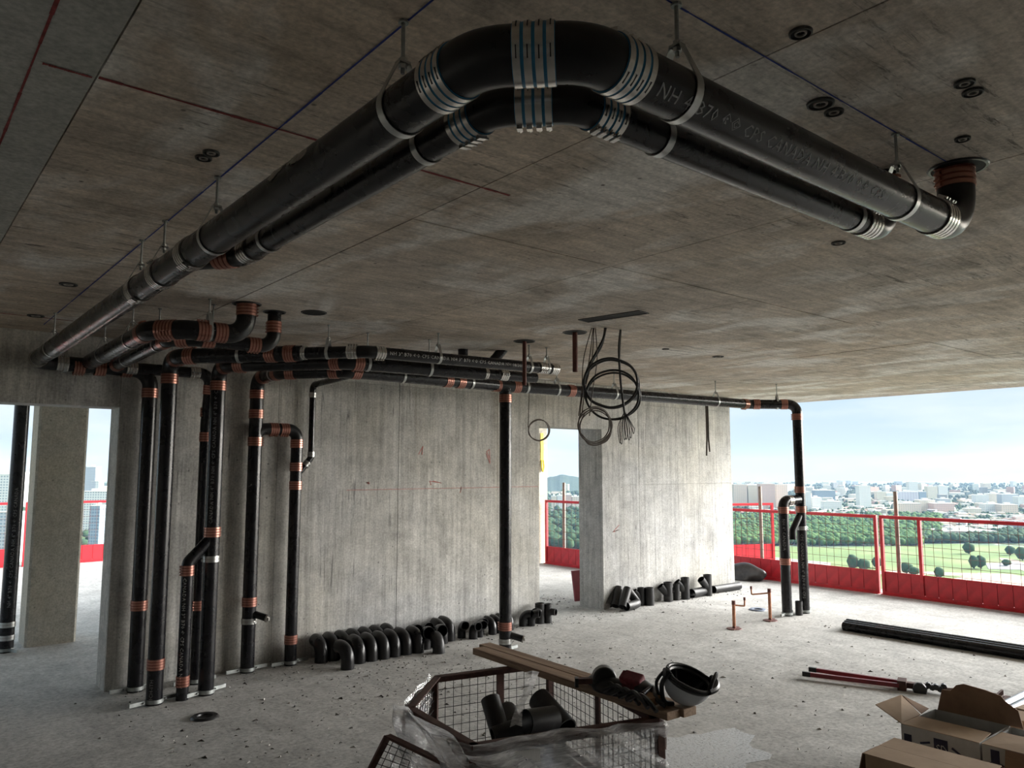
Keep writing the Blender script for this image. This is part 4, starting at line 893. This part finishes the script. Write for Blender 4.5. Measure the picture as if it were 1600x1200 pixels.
for i in range(len(pts) - 1):
    w0 = RT * (.035 * (1 - .45 * math.sin(i / len(pts) * 3.0))); b.quad(pts[i] - w0 + FW * .012 * math.sin(i), pts[i + 1] - w0 + FW * .012 * math.sin(i + 1), pts[i + 1] + FW * .02, pts[i] + FW * .02); b.quad(pts[i] + FW * .02, pts[i + 1] + FW * .02, pts[i + 1] + w0, pts[i] + w0)
b.build('film_strip', 'stretch_wrap', T)
# folded mesh gate leaning on the crate's left side
T2 = thing('crate_gate', 'rusty mesh gate leaning against the left side of the wire crate', 'gate', (1.75, 2.85, 0))
g0, g1, g2, g3 = onz(606, 1150, .42), onz(560, 1240, .02), onz(700, 1270, .02), onz(700, 1195, .36)
for a_, c_ in ((g0, g1), (g0, g3), (g3, g2), (g1, g2)): b = MB(); b.beam(a_, c_, .035, .012); b.build('frame_bar', 'rust_angle_iron', T2)
b = MB()
for k in range(1, 9): b.cyl(g0.lerp(g3, k / 9), g1.lerp(g2, k / 9), .002, 5); b.cyl(g0.lerp(g1, k / 9), g3.lerp(g2, k / 9), .002, 5)
b.build('wire_mesh', 'dark_wire', T2)
# fittings inside the crate
def inside(a, c, r, lab): m = MB(); m.tube([a, c], r, 24, hollow=.006); tag(m.build('pipe_fitting', 'dusty_iron_fitting', base=True), lab, 'pipe fitting', 'fittings in the wire crate')
inside(atd(766, 1092, 4.0), atd(783, 1150, 3.86), .05, 'upright grey-black pipe piece sticking up in the wire crate')
inside(atd(842, 1092, 4.15), atd(885, 1140, 3.95), .062, 'thick black pipe piece slanting right inside the wire crate'); inside(atd(792, 1110, 4.1), atd(806, 1145, 3.9), .05, 'short black piece beside the upright one in the wire crate'); inside(atd(822, 1128, 3.85), atd(866, 1122, 3.95), .06, 'black sleeve lying across the wire crate'); inside(atd(770, 1150, 3.8), atd(812, 1135, 3.85), .042, 'small black sleeve at the front of the wire crate')
inside(V3(2.35, 3.3, .09), V3(2.95, 3.1, .09), .055, 'black pipe lying on the bottom of the wire crate'); inside(V3(2.45, 3.05, .09), V3(2.9, 2.85, .09), .055, 'front black pipe on the bottom of the wire crate')
b = MB(); b.box((2.20, 2.76, .15), (2.52, 2.9, .40)); tag(b.build('blue_carton', 'pvc_blue', base=True, smooth=False), 'bluish carton behind the film at the front of the wire crate', 'box')
b = MB(); c_ = rim[0].lerp(rim[1], .22); tt = (rim[1] - rim[0]).normalized(); b.obox(c_ + V3(0, 0, .33) + V3(-.012, -.03, 0), tt * .10, V3(0, 0, .13), V3(.001, .002, 0)); lb = b.build('paper_label', 'cardboard_printed', T, smooth=False)
for k, w in enumerate(('CPS', '92', '00')): decal(T, w, c_ + V3(-.016, -.038, .40 - .055 * k) - tt * .03, tt, (0, 0, 1), .04, 'crown_ink')
# planks
PZ = ZR + .001
def plank(p, q, w, lab):
    b = MB(); p, q = Vector(p), Vector(q); d_ = (q - p).normalized(); sd2 = V3(-d_.y, d_.x, 0); b.obox((p + q) / 2 + V3(0, 0, PZ + .019), (q - p) / 2, sd2 * w / 2, V3(0, 0, .019)); o = b.build('wood_plank', 'plank_wood', base=True, smooth=False)
    m_ = o.modifiers.new('edge', 'BEVEL'); m_.width = .003; m_.segments = 2; return tag(o, lab, 'plank', 'planks laid across the crate')
plank((3.02, 4.0, 0), (2.94, 2.40, 0), .089, 'nearer wooden plank laid across the wire crate'); plank((3.115, 4.06, 0), (3.035, 2.38, 0), .089, 'farther wooden plank laid across the wire crate')
ZT = PZ + .038
# hard hat, upside down
HC = onz(1080, 1104, ZT + .0); T = thing('hard_hat', 'pale grey hard hat lying upside down on the end of the planks', 'helmet', (HC.x, HC.y, ZT))
a_ = MB(); seg, ring = 32, 12
rot = Matrix.Rotation(math.radians(20), 3, RT) @ Matrix.Rotation(math.radians(20), 3, Vector((FW.x, FW.y, 0)).normalized())
fx = RT; fy = Vector((FW.x, FW.y, 0)).normalized()
def hp(u, v, k=1.0):                      # u around, v from rim (0) to crown (1); crown points down
    a = u * 2 * PI; r_ = math.cos(v * PI / 2) ** .75; z_ = -math.sin(v * PI / 2) ** 1.0
    x = .118 * r_ * math.cos(a) * k; y = .096 * r_ * math.sin(a) * k; zz = .135 * z_ * k
    if v < .02: zz += .012 * math.cos(2 * a)
    q = fx * x + fy * y + V3(0, 0, zz); return HC * 1 + V3(0, 0, .134) + rot @ q
for k_, flip in ((1.0, 0), (.965, 1)):
    st = len(a_.v); a_.mat(flip)
    for j in range(ring + 1):
        for i in range(seg): a_.v.append(hp(i / seg, j / ring * .995, k_))
    for j in range(ring):
        for i in range(seg):
            q = (st + j * seg + i, st + j * seg + (i + 1) % seg, st + (j + 1) * seg + (i + 1) % seg, st + (j + 1) * seg + i); a_.face(q if flip else q[::-1])
for i in range(seg): a_.face((i, (i + 1) % seg, (ring + 1) * seg + (i + 1) % seg, (ring + 1) * seg + i))
a_.build('shell', ['hat_white', 'black_plastic'], T)
b = MB(); b.tube([hp(i / 28, .10, .93) for i in range(28)], .012, 8, closed=True); b.tube([hp(i / 28, .02, .985) for i in range(28)], .0075, 8, closed=True); b.build('headband', 'black_plastic', T)
for u in (.08, .33, .58, .83): b = MB(); b.tube([hp(u, .12, .93), hp(u, .5, .72), hp(u + .25, .9, .4), hp(u + .5, .5, .72)], .007, 6); b.build('suspension_strap', 'black_plastic', T)
b = MB(); e0 = hp(.93, 0, 1.0); b.tube(spline([hp(.86, 0, 1.0), hp(.9, 0, 1.06) + V3(0, 0, .05), hp(.97, 0, 1.08) + V3(0, 0, .055), hp(.02, 0, 1.02)], 5), .009, 8); b.tube(spline([hp(.86, 0, .99), hp(.93, 0, 1.05), hp(.0, 0, 1.06), hp(.06, 0, .99)], 5), .017, 8); b.build('peak_clip', 'black_plastic', T)
b = MB(); b.tube([hp(.52, .05, 1.0), hp(.52, .05, 1.14)], .022, 12); b.tube(spline([hp(.55, 0, 1.0), hp(.56, .2, 1.25), hp(.58, .6, 1.25), hp(.62, .85, 1.12)], 6), .011, 8); b.tube(spline([hp(.5, 0, 1.0), hp(.5, .3, 1.3), hp(.54, .7, 1.3), hp(.6, .9, 1.14)], 6), .008, 8); b.build('chin_strap', 'black_plastic', T)
# tool pouch heap
GC = onz(965, 1072, ZT); T = thing('tool_belt', 'black tool belt with a dark red pouch heaped on the planks beside the helmet', 'tool belt', (GC.x, GC.y, ZT))
def lump(name, c, rx, ry, rz, mat, seed, amp=.3, rz_=0):
    o = blob(name, (0, 0, 0), rx, ry, rz, None, None, mat, seed, amp); place(o, Matrix.Translation(c) @ Matrix.Rotation(rz_, 4, 'Z'), T); return o
lump('pouch', onz(958, 1080, ZT), .075, .17, .045, 'black_plastic', 11, .35, .1); lump('pouch', onz(1000, 1085, ZT), .07, .14, .05, 'black_plastic', 13, .35)
b = MB(); c_ = onz(990, 1072, ZT + .05); b.obox(c_ + V3(0, 0, .02), V3(.035, .014, .014), V3(-.022, .045, .008), V3(0, .006, .028)); b.obox(c_ + V3(-.02, .035, .035), V3(.035, .014, .014), V3(-.008, .02, .008), V3(0, .006, .014)); o = b.build('red_pouch', 'red_nylon', T, smooth=False); m_ = o.modifiers.new('soft', 'BEVEL'); m_.width = .012; m_.segments = 3
b = MB(); c_ = onz(1012, 1092, ZT + .03); b.obox(c_, V3(.03, -.01, .005), V3(.005, .05, .0), V3(0, 0, .018)); b.build('leather_patch', 'tan_leather', T, smooth=False)
for k in range(5):
    p = [onz(930 + 12 * k, 1074 + 5 * k, ZT + .02 + .02 * random.random()) for _ in range(1)][0]; b = MB(); b.tube(spline([p, p + V3(.03, -.06, .03), p + V3(.0, -.14, .025), p + V3(-.02, -.2, .0)], 5), .011, 7); b.build('belt_strap', 'black_plastic', T)
b = MB(); b.tube(spline([onz(1004, 1085, ZT + .05), onz(1020, 1075, ZT + .06), onz(1026, 1092, ZT + .04), onz(1040, 1104, ZT + .012)], 6), .012, 8); b.build('belt_strap', 'black_plastic', T)
T = thing('tape_measure', 'black domed hand tool with a stub handle at the left end of the belt', 'tool', onz(945, 1062, ZT)); c_ = onz(944, 1060, ZT + .055)
b = MB(); bp = [c_ + RT * x * .062 + V3(0, 0, 1) * z_ * .062 for x, z_ in [(math.cos(a), max(math.sin(a), -.55)) for a in [2 * PI * i / 22 for i in range(22)]]]
st = len(b.v); b.v += [p - fy * .035 for p in bp] + [p + fy * .035 for p in bp]; b.face(tuple(range(22))); b.face(tuple(range(22, 44))[::-1])
for i in range(22): b.face((i, 22 + i, 22 + (i + 1) % 22, (i + 1) % 22))
o = b.build('body', 'black_plastic', T, fix=True); m_ = o.modifiers.new('soft', 'BEVEL'); m_.width = .012; m_.segments = 3
b = MB(); b.beam(c_ - RT * .05 - V3(0, 0, .01), c_ - RT * .135 - V3(0, 0, .012), .035, .026); b.build('handle', 'rust_angle_iron', T); b = MB(); b.obox(c_ - RT * .14 - V3(0, 0, .018), RT * .008, fy * .02, V3(0, 0, .022)); b.build('hook', 'black_plastic', T)

# ================================================================== floor marks and crumbs
b = MB(); ctr = onz(1072, 1190, 0); pts = []
for i in range(40):
    a = 2 * PI * i / 40; r_ = .56 + .10 * math.sin(3 * a + 1) + .07 * math.sin(7 * a) + random.uniform(-.05, .05); pts.append((ctr.x + r_ * 1.0 * math.cos(a), ctr.y + r_ * .72 * math.sin(a)))
b.prism(pts, .0005, .002); tag(b.build('damp_glint_patch', 'damp_glint_patch', smooth=False), 'wet patch with painted pale glints on the floor right of the wire crate', 'puddle')
crumbs = [MB(), MB()]; rnd = random.Random(5)
for k in range(2400):
    b = crumbs[1 if 1150 <= k < 1400 else 0]
    if k < 700: x, y = rnd.uniform(1.2, 8.5), rnd.uniform(1.8, 6.42)
    elif k < 1150: x, y = rnd.uniform(1.5, 9.3), 6.50 - abs(rnd.gauss(0, .22))
    elif k < 1400: x, y = rnd.gauss(6.5, .3), max(6.9, rnd.gauss(7.5, .3))
    elif k < 2000: x, y = rnd.uniform(1.4, 5.5), rnd.uniform(3.5, 6.45)
    else: x, y = rnd.gauss(3.6, .45), rnd.gauss(5.3, .4)
    s_ = rnd.choice((.004, .006, .006, .009, .013)) * rnd.uniform(.7, 1.3); q = [V3(x + s_ * rnd.uniform(-1, 1) * 1.5, y + s_ * rnd.uniform(-1, 1) * 1.5, 0) for _ in range(3)] + [V3(x, y, s_ * .8)]
    b.mat(0 if rnd.random() < .6 else 1); n = len(b.v); b.v += q
    for f in ((0, 1, 3), (1, 2, 3), (2, 0, 3)): b.face(tuple(n + i for i in f))
for b, lab in zip(crumbs, ('scattered concrete crumbs and dust on the floor', 'concrete crumbs swept up beyond the middle doorway')):
    o = b.build('concrete_crumbs', ['debris_dark', 'debris_light'], smooth=False); tag(o, lab, 'rubble'); o['kind'] = 'stuff'

# ================================================================== the city below
GZ = -80.0
def gp(px, py): return onz(px, py, GZ)
b = MB(); b.prism([(70, -900), (5600, -3000), (5200, 2200), (3600, 4300), (900, 5600), (-1600, 5600), (-900, 70), (70, 70)], GZ - 2, GZ)
struct(b.build('ground', 'suburb_ground', smooth=False))
hm = bpy.data.materials.new('city_haze'); hm.use_nodes = True; ht = hm.node_tree; ht.nodes.clear(); ho = ht.nodes.new('ShaderNodeOutputMaterial'); hv = ht.nodes.new('ShaderNodeVolumeScatter')
hv.inputs['Color'].default_value = (.30, .45, .66, 1); hv.inputs['Density'].default_value = .00013; hv.inputs['Anisotropy'].default_value = 0; ht.links.new(hv.outputs[0], ho.inputs['Volume']); MATS['city_haze'] = hm
b = MB(); b.prism([(90, -880), (5500, -2900), (5100, 2150), (3550, 4200), (900, 5500), (-1550, 5500), (-850, 90), (90, 90)], GZ + .01, 70); hz = b.build('haze', 'city_haze', smooth=False); tag(hz, 'pale summer haze hanging over the city', 'haze'); hz['kind'] = 'stuff'
def field(pix, mat, dz, lab):
    b = MB(); P = [gp(*p) for p in pix]; b.prism([(p.x, p.y) for p in P][::-1], GZ + dz - .1, GZ + dz); o = b.build('park_field', mat, smooth=False, fix=True); tag(o, lab, 'field')
field([(1120, 852), (1300, 856), (1480, 850), (1760, 862), (1900, 1400), (700, 1400)], 'park_grass', .3, 'wide green park lawn below the railing')
field([(1490, 905), (1530, 896), (1580, 898), (1620, 906), (1610, 918), (1540, 916)], 'ballfield_sand', .5, 'sandy baseball diamond on the lawn')
field([(1560, 872), (1590, 876), (1640, 900), (1600, 893), (1575, 884)], 'ballfield_sand', .5, 'second sandy infield at the right of the lawn')
field([(1265, 893), (1420, 893), (1560, 898), (1560, 902), (1410, 898), (1265, 898)], 'ballfield_sand', .45, 'pale path crossing the lawn')
field([(1540, 881), (1600, 880), (1640, 884), (1640, 892), (1545, 890)], 'asphalt_grey', .55, 'grey car park beside the lawn')
# tree masses (uncountable)
def trees(name, lab, mat, n, poly, hmin, hmax, seed):
    rnd = random.Random(seed); b = MB(); bm = bmesh.new(); bmesh.ops.create_icosphere(bm, subdivisions=1, radius=1); bv = [v.co.copy() for v in bm.verts]; bf = [[v.index for v in f.verts] for f in bm.faces]; bm.free()
    for _ in range(n):
        x = rnd.uniform(poly[0], poly[1]); y0 = poly[2](x); y1 = poly[3](x); y = rnd.uniform(min(y0, y1), max(y0, y1))
        if any(q[0] - 2 < x < q[1] + 2 and q[2] - 5 < y < q[2] + .8 for q in B_): continue
        p = gp(x, y); hh = rnd.uniform(hmin, hmax); rr = hh * rnd.uniform(.42, .62); st = len(b.v)
        for v in bv: b.v.append(V3(p.x + v.x * rr * rnd.uniform(.8, 1.2), p.y + v.y * rr * rnd.uniform(.8, 1.2), GZ + hh * .55 + v.z * hh * .5 * rnd.uniform(.85, 1.15)))
        for f in bf: b.face(tuple(st + i for i in f))
    o = b.build(name, mat, soft=True); tag(o, lab, 'trees'); o['kind'] = 'stuff'; return o
def hill(px0, px1, ybase, ytop, lab, seed):
    rnd = random.Random(seed); b = MB(); n = 40; P = []
    for i in range(n + 1):
        x = px0 + (px1 - px0) * i / n; base = gp(x, ybase); dd = (base - EYEP); back = EYEP + dd * 1.25; top = EYE - (ytop + 2.2 * math.sin(i * .5 + seed) + rnd.uniform(-.7, .7) - 732) / FPX * Vector((dd.x, dd.y)).length * 1.08 
        m_ = EYEP + dd * 1.08; P.append((V3(base.x, base.y, GZ), V3(m_.x, m_.y, top), V3(back.x, back.y, GZ)))
    for a, c in zip(P, P[1:]): b.quad(a[0], c[0], c[1], a[1]); b.quad(a[1], c[1], c[2], a[2])
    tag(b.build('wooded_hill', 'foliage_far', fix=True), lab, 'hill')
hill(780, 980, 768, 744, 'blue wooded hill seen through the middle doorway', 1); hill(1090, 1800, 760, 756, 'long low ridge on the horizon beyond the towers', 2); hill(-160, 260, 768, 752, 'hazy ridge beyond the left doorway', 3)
# single trees on the lawn
bm = bmesh.new(); bmesh.ops.create_icosphere(bm, subdivisions=2, radius=1)
for v in bm.verts: v.co *= random.uniform(.85, 1.12)
CR = bpy.data.meshes.new('crown'); bm.to_mesh(CR); bm.free(); CR.materials.append(MATS['foliage_dark']); CR.polygons.foreach_set('use_smooth', [True] * len(CR.polygons))
TRK = MB(); TRK.tube([(0, 0, 0), (0, 0, 1)], [.06, .04], 8); TRm = TRK.mesh('trunk', 'tree_trunk')
for px, py, h_, w_, lab in ((1333, 892, 13, .36, 'pointed tree standing alone on the lawn left of centre'), (1350, 893, 10, .5, 'round bush-like tree beside the pointed one on the lawn'), (1371, 888, 9, .5, 'low round tree left of the rail post on the lawn'), (1514, 866, 11, .48, 'dark round tree alone on the lawn'),
                            (1522, 889, 11, .34, 'left of the paired conifers on the lawn'), (1533, 889, 11, .36, 'right of the paired conifers on the lawn'), (1573, 885, 6, .6, 'small dark shrub beside the car park'), (1598, 876, 12, .5, 'dark tree at the right edge of the lawn'), (1579, 868, 9, .5, 'round tree behind the second infield'),
                            (1417, 897, 9, .55, 'bushy tree beneath the second rail panel'), (1428, 900, 7, .6, 'low bush beside the bushy tree beneath the rail'), (1468, 905, 9, .4, 'narrow tree low in front near the rail foot')):
    p = gp(px, py); T = thing('park_tree', lab, 'tree', p, 'single trees on the lawn'); inst('crown', CR, Matrix.Translation(p + V3(0, 0, h_ * .56)) @ Matrix.Diagonal((h_ * w_, h_ * w_, h_ * .46, 1)), T); inst('trunk', TRm, Matrix.Translation(p) @ Matrix.Diagonal((h_, h_, h_ * .4, 1)), T)
# buildings: (left px, right px, base row, top row, depth m, facade, label)
def tower(x0, x1, yb, yt, dep, mat, lab, roof=True):
    A, Bq = gp(x0, yb), gp(x1, yb); mid = (A + Bq) / 2; dist = (mid - EYEP).dot(Vector((FW.x, FW.y, 0)).normalized()); w = (Bq - A).length; top = EYE - (yt - 732.1) / FPX * dist; hgt = max(5, top - GZ)
    t = (Bq - A).normalized(); back = V3(mid.x, mid.y, 0).normalized(); n_ = V3(-t.y, t.x, 0); n_ = n_ if n_.dot(back) > 0 else -n_; ang = math.atan2(t.y, t.x)
    T = thing('building', lab, 'building', V3(mid.x, mid.y, GZ)); T.rotation_euler = (0, 0, ang)
    b = MB(); b.box((-w / 2, 0, 0), (w / 2, dep, hgt)); me = b.mesh('walls', mat, False); o = link(bpy.data.objects.new('walls', me)); o.parent = T
    b = MB(); b.box((-w / 2 - .4, -.4, hgt), (w / 2 + .4, dep + .4, hgt + .8)); b.box((-w * .2, dep * .3, hgt + .8), (w * .15, dep * .6, hgt + 4)); o = link(bpy.data.objects.new('roof', b.mesh('roof', 'roof_pale', False))); o.parent = T
B_ = [(1148, 1168, 795, 757, 18, 'facade_tan', 'tall tan slab tower next to the wall end'), (1170, 1186, 795, 758, 18, 'facade_cream', 'cream slab tower left of the first grey post'), (1189, 1212, 797, 756, 18, 'facade_pink', 'pink slab tower right of the first grey post'), (1214, 1232, 796, 757, 18, 'facade_tan', 'tan slab tower left of the far stack'),
      (1250, 1268, 798, 768, 16, 'facade_white', 'white tower right beside the far stack'), (1270, 1285, 797, 777, 16, 'facade_white', 'lower white block beside the white tower'), (1274, 1306, 786, 766, 20, 'facade_glass', 'dark blue glass block behind the white blocks'), (1288, 1316, 799, 783, 18, 'facade_white', 'white mid-rise block with pale roof'),
      (1344, 1362, 795, 759, 18, 'facade_white', 'tall white tower standing alone'), (1371, 1385, 784, 768, 16, 'facade_cream', 'cream tower left of the second grey post'), (1386, 1396, 784, 770, 16, 'facade_white', 'narrow white tower beside the second grey post'), (1404, 1436, 783, 768, 16, 'facade_lilac', 'lilac slab block right of the second grey post'),
      (1421, 1435, 776, 753, 16, 'facade_white', 'tallest white tower on the skyline'), (1437, 1448, 783, 768, 16, 'facade_glass', 'blue-grey tower right of the lilac slab'), (1450, 1466, 781, 760, 16, 'facade_cream', 'cream tower pair, left one'), (1467, 1482, 781, 759, 16, 'facade_white', 'white tower pair, right one'),
      (1404, 1440, 803, 786, 20, 'facade_tan', 'long orange-tan block behind the rail, left wing'), (1438, 1462, 802, 781, 20, 'facade_cream', 'cream centre of the long tan block'), (1460, 1492, 803, 786, 20, 'facade_pink', 'pink right wing of the long tan block'), (1468, 1486, 790, 779, 16, 'facade_grey', 'grey block above the pink wing'),
      (1498, 1516, 806, 800, 18, 'facade_pink', 'low pink house block'), (1514, 1534, 806, 794, 18, 'facade_cream', 'low cream house block with stepped roof'), (1526, 1546, 789, 773, 18, 'facade_white', 'white block left in the right-hand cluster'), (1546, 1566, 789, 771, 18, 'facade_cream', 'cream block in the right-hand cluster'), (1566, 1592, 790, 772, 18, 'facade_grey', 'grey block in the right-hand cluster'),
      (1540, 1566, 805, 787, 18, 'facade_white', 'white front block of the right-hand cluster'), (1566, 1592, 806, 788, 18, 'facade_tan', 'tan front block of the right-hand cluster'), (1592, 1612, 792, 776, 18, 'facade_white', 'white block at the right edge of view'),
      (1310, 1320, 757, 751, 20, 'facade_grey', 'tiny far tower on the skyline, left one'), (1324, 1330, 757, 751, 20, 'facade_grey', 'tiny far tower on the skyline, middle one'), (1334, 1341, 757, 752, 20, 'facade_grey', 'tiny far tower on the skyline, right one'), (1400, 1410, 758, 752, 20, 'facade_grey', 'tiny far block left of the tallest tower'),
      (1472, 1560, 842, 829, 40, 'facade_tan', 'long low school building with pale flat roof beyond the trees'), (1538, 1566, 832, 827, 20, 'facade_pink', 'red-roofed house beside the school'), (1300, 1312, 808, 802, 14, 'facade_cream', 'small house left of the lone tower'), (1335, 1352, 812, 806, 14, 'facade_white', 'small white house below the lone tower'), (1378, 1392, 812, 806, 14, 'facade_pink', 'small pink house near the second grey post'),
      (862, 870, 800, 775, 16, 'facade_cream', 'left tower in the middle doorway'), (871, 879, 800, 774, 16, 'facade_white', 'second tower in the middle doorway'), (884, 893, 800, 773, 16, 'facade_pink', 'third tower in the middle doorway'), (894, 906, 800, 776, 16, 'facade_tan', 'right tower in the middle doorway'), (862, 876, 838, 832, 14, 'facade_pink', 'low house in the middle doorway'), (888, 905, 842, 834, 14, 'facade_white', 'low white house in the middle doorway'),
      (-8, 14, 850, 742, 20, 'facade_white', 'white tower at the far left edge'), (15, 32, 800, 738, 20, 'facade_white', 'pale tower left of the doorway stack'), (-10, 24, 880, 800, 18, 'facade_grey', 'grey block low at the far left edge'), (128, 146, 800, 730, 20, 'facade_grey', 'stepped tower right of the column'), (140, 152, 800, 752, 18, 'facade_white', 'lower white step of the stepped tower'), (120, 170, 835, 768, 18, 'facade_white', 'white long block right of the column'), (136, 152, 868, 790, 14, 'facade_glass', 'glass stair block in front of the white long block')]
for t_ in B_: tower(*t_)
b = MB(); rnd = random.Random(21)                    # sea of small far roofs, too many to count
for k in range(1100):
    x = rnd.uniform(1125, 1660) if k < 950 else rnd.choice((rnd.uniform(855, 910), rnd.uniform(-20, 40), rnd.uniform(120, 175))); y = rnd.choice((rnd.uniform(762, 785), rnd.uniform(785, 812), rnd.uniform(808, 832)))
    if any(q[0] - 2 < x < q[1] + 2 and q[2] - 5 < y < q[2] + 1.5 for q in B_) or (x < 1465 and x > 1000 and y > 806): continue
    p = gp(x, y); w_ = rnd.uniform(6, 13) * (1.6 if y < 785 else 1); h_ = rnd.choice((5, 7, 9, 16 if y < 790 else 7, 28 if y < 778 else 6)); a = rnd.uniform(0, 3); t1 = V3(math.cos(a), math.sin(a), 0); t2 = V3(-t1.y, t1.x, 0)
    b.mat(rnd.choice((0, 0, 0, 1, 1, 2, 3))); b.obox(p + V3(0, 0, h_ / 2), t1 * w_, t2 * w_ * .6, V3(0, 0, h_ / 2))
o = b.build('far_houses', ['roof_pale', 'house_cream', 'house_pink', 'asphalt_grey'], smooth=False); tag(o, 'countless small pale houses scattered among the far trees', 'houses'); o['kind'] = 'stuff'
trees('woodland', 'dense green woodland along the far side of the lawn', 'foliage_light', 2600, (1130, 1470, lambda x: 808, lambda x: 853 if x < 1440 else 848), 5, 11, 1)
trees('woodland', 'darker tree belt behind the lawn at the right', 'foliage_dark', 700, (1440, 1700, lambda x: 836, lambda x: 849), 5, 11, 2)
trees('woodland', 'scattered trees between the houses and towers', 'foliage_dark', 2200, (1130, 1700, lambda x: 783, lambda x: 830), 4, 8.5, 3)
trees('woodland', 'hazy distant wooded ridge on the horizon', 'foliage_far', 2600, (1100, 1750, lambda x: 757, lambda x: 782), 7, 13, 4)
trees('woodland', 'trees in the town seen through the middle doorway', 'foliage_dark', 500, (830, 930, lambda x: 772, lambda x: 862), 8, 16, 6)
trees('woodland', 'trees in the town seen through the left doorway', 'foliage_dark', 260, (-40, 190, lambda x: 790, lambda x: 860), 8, 14, 8)
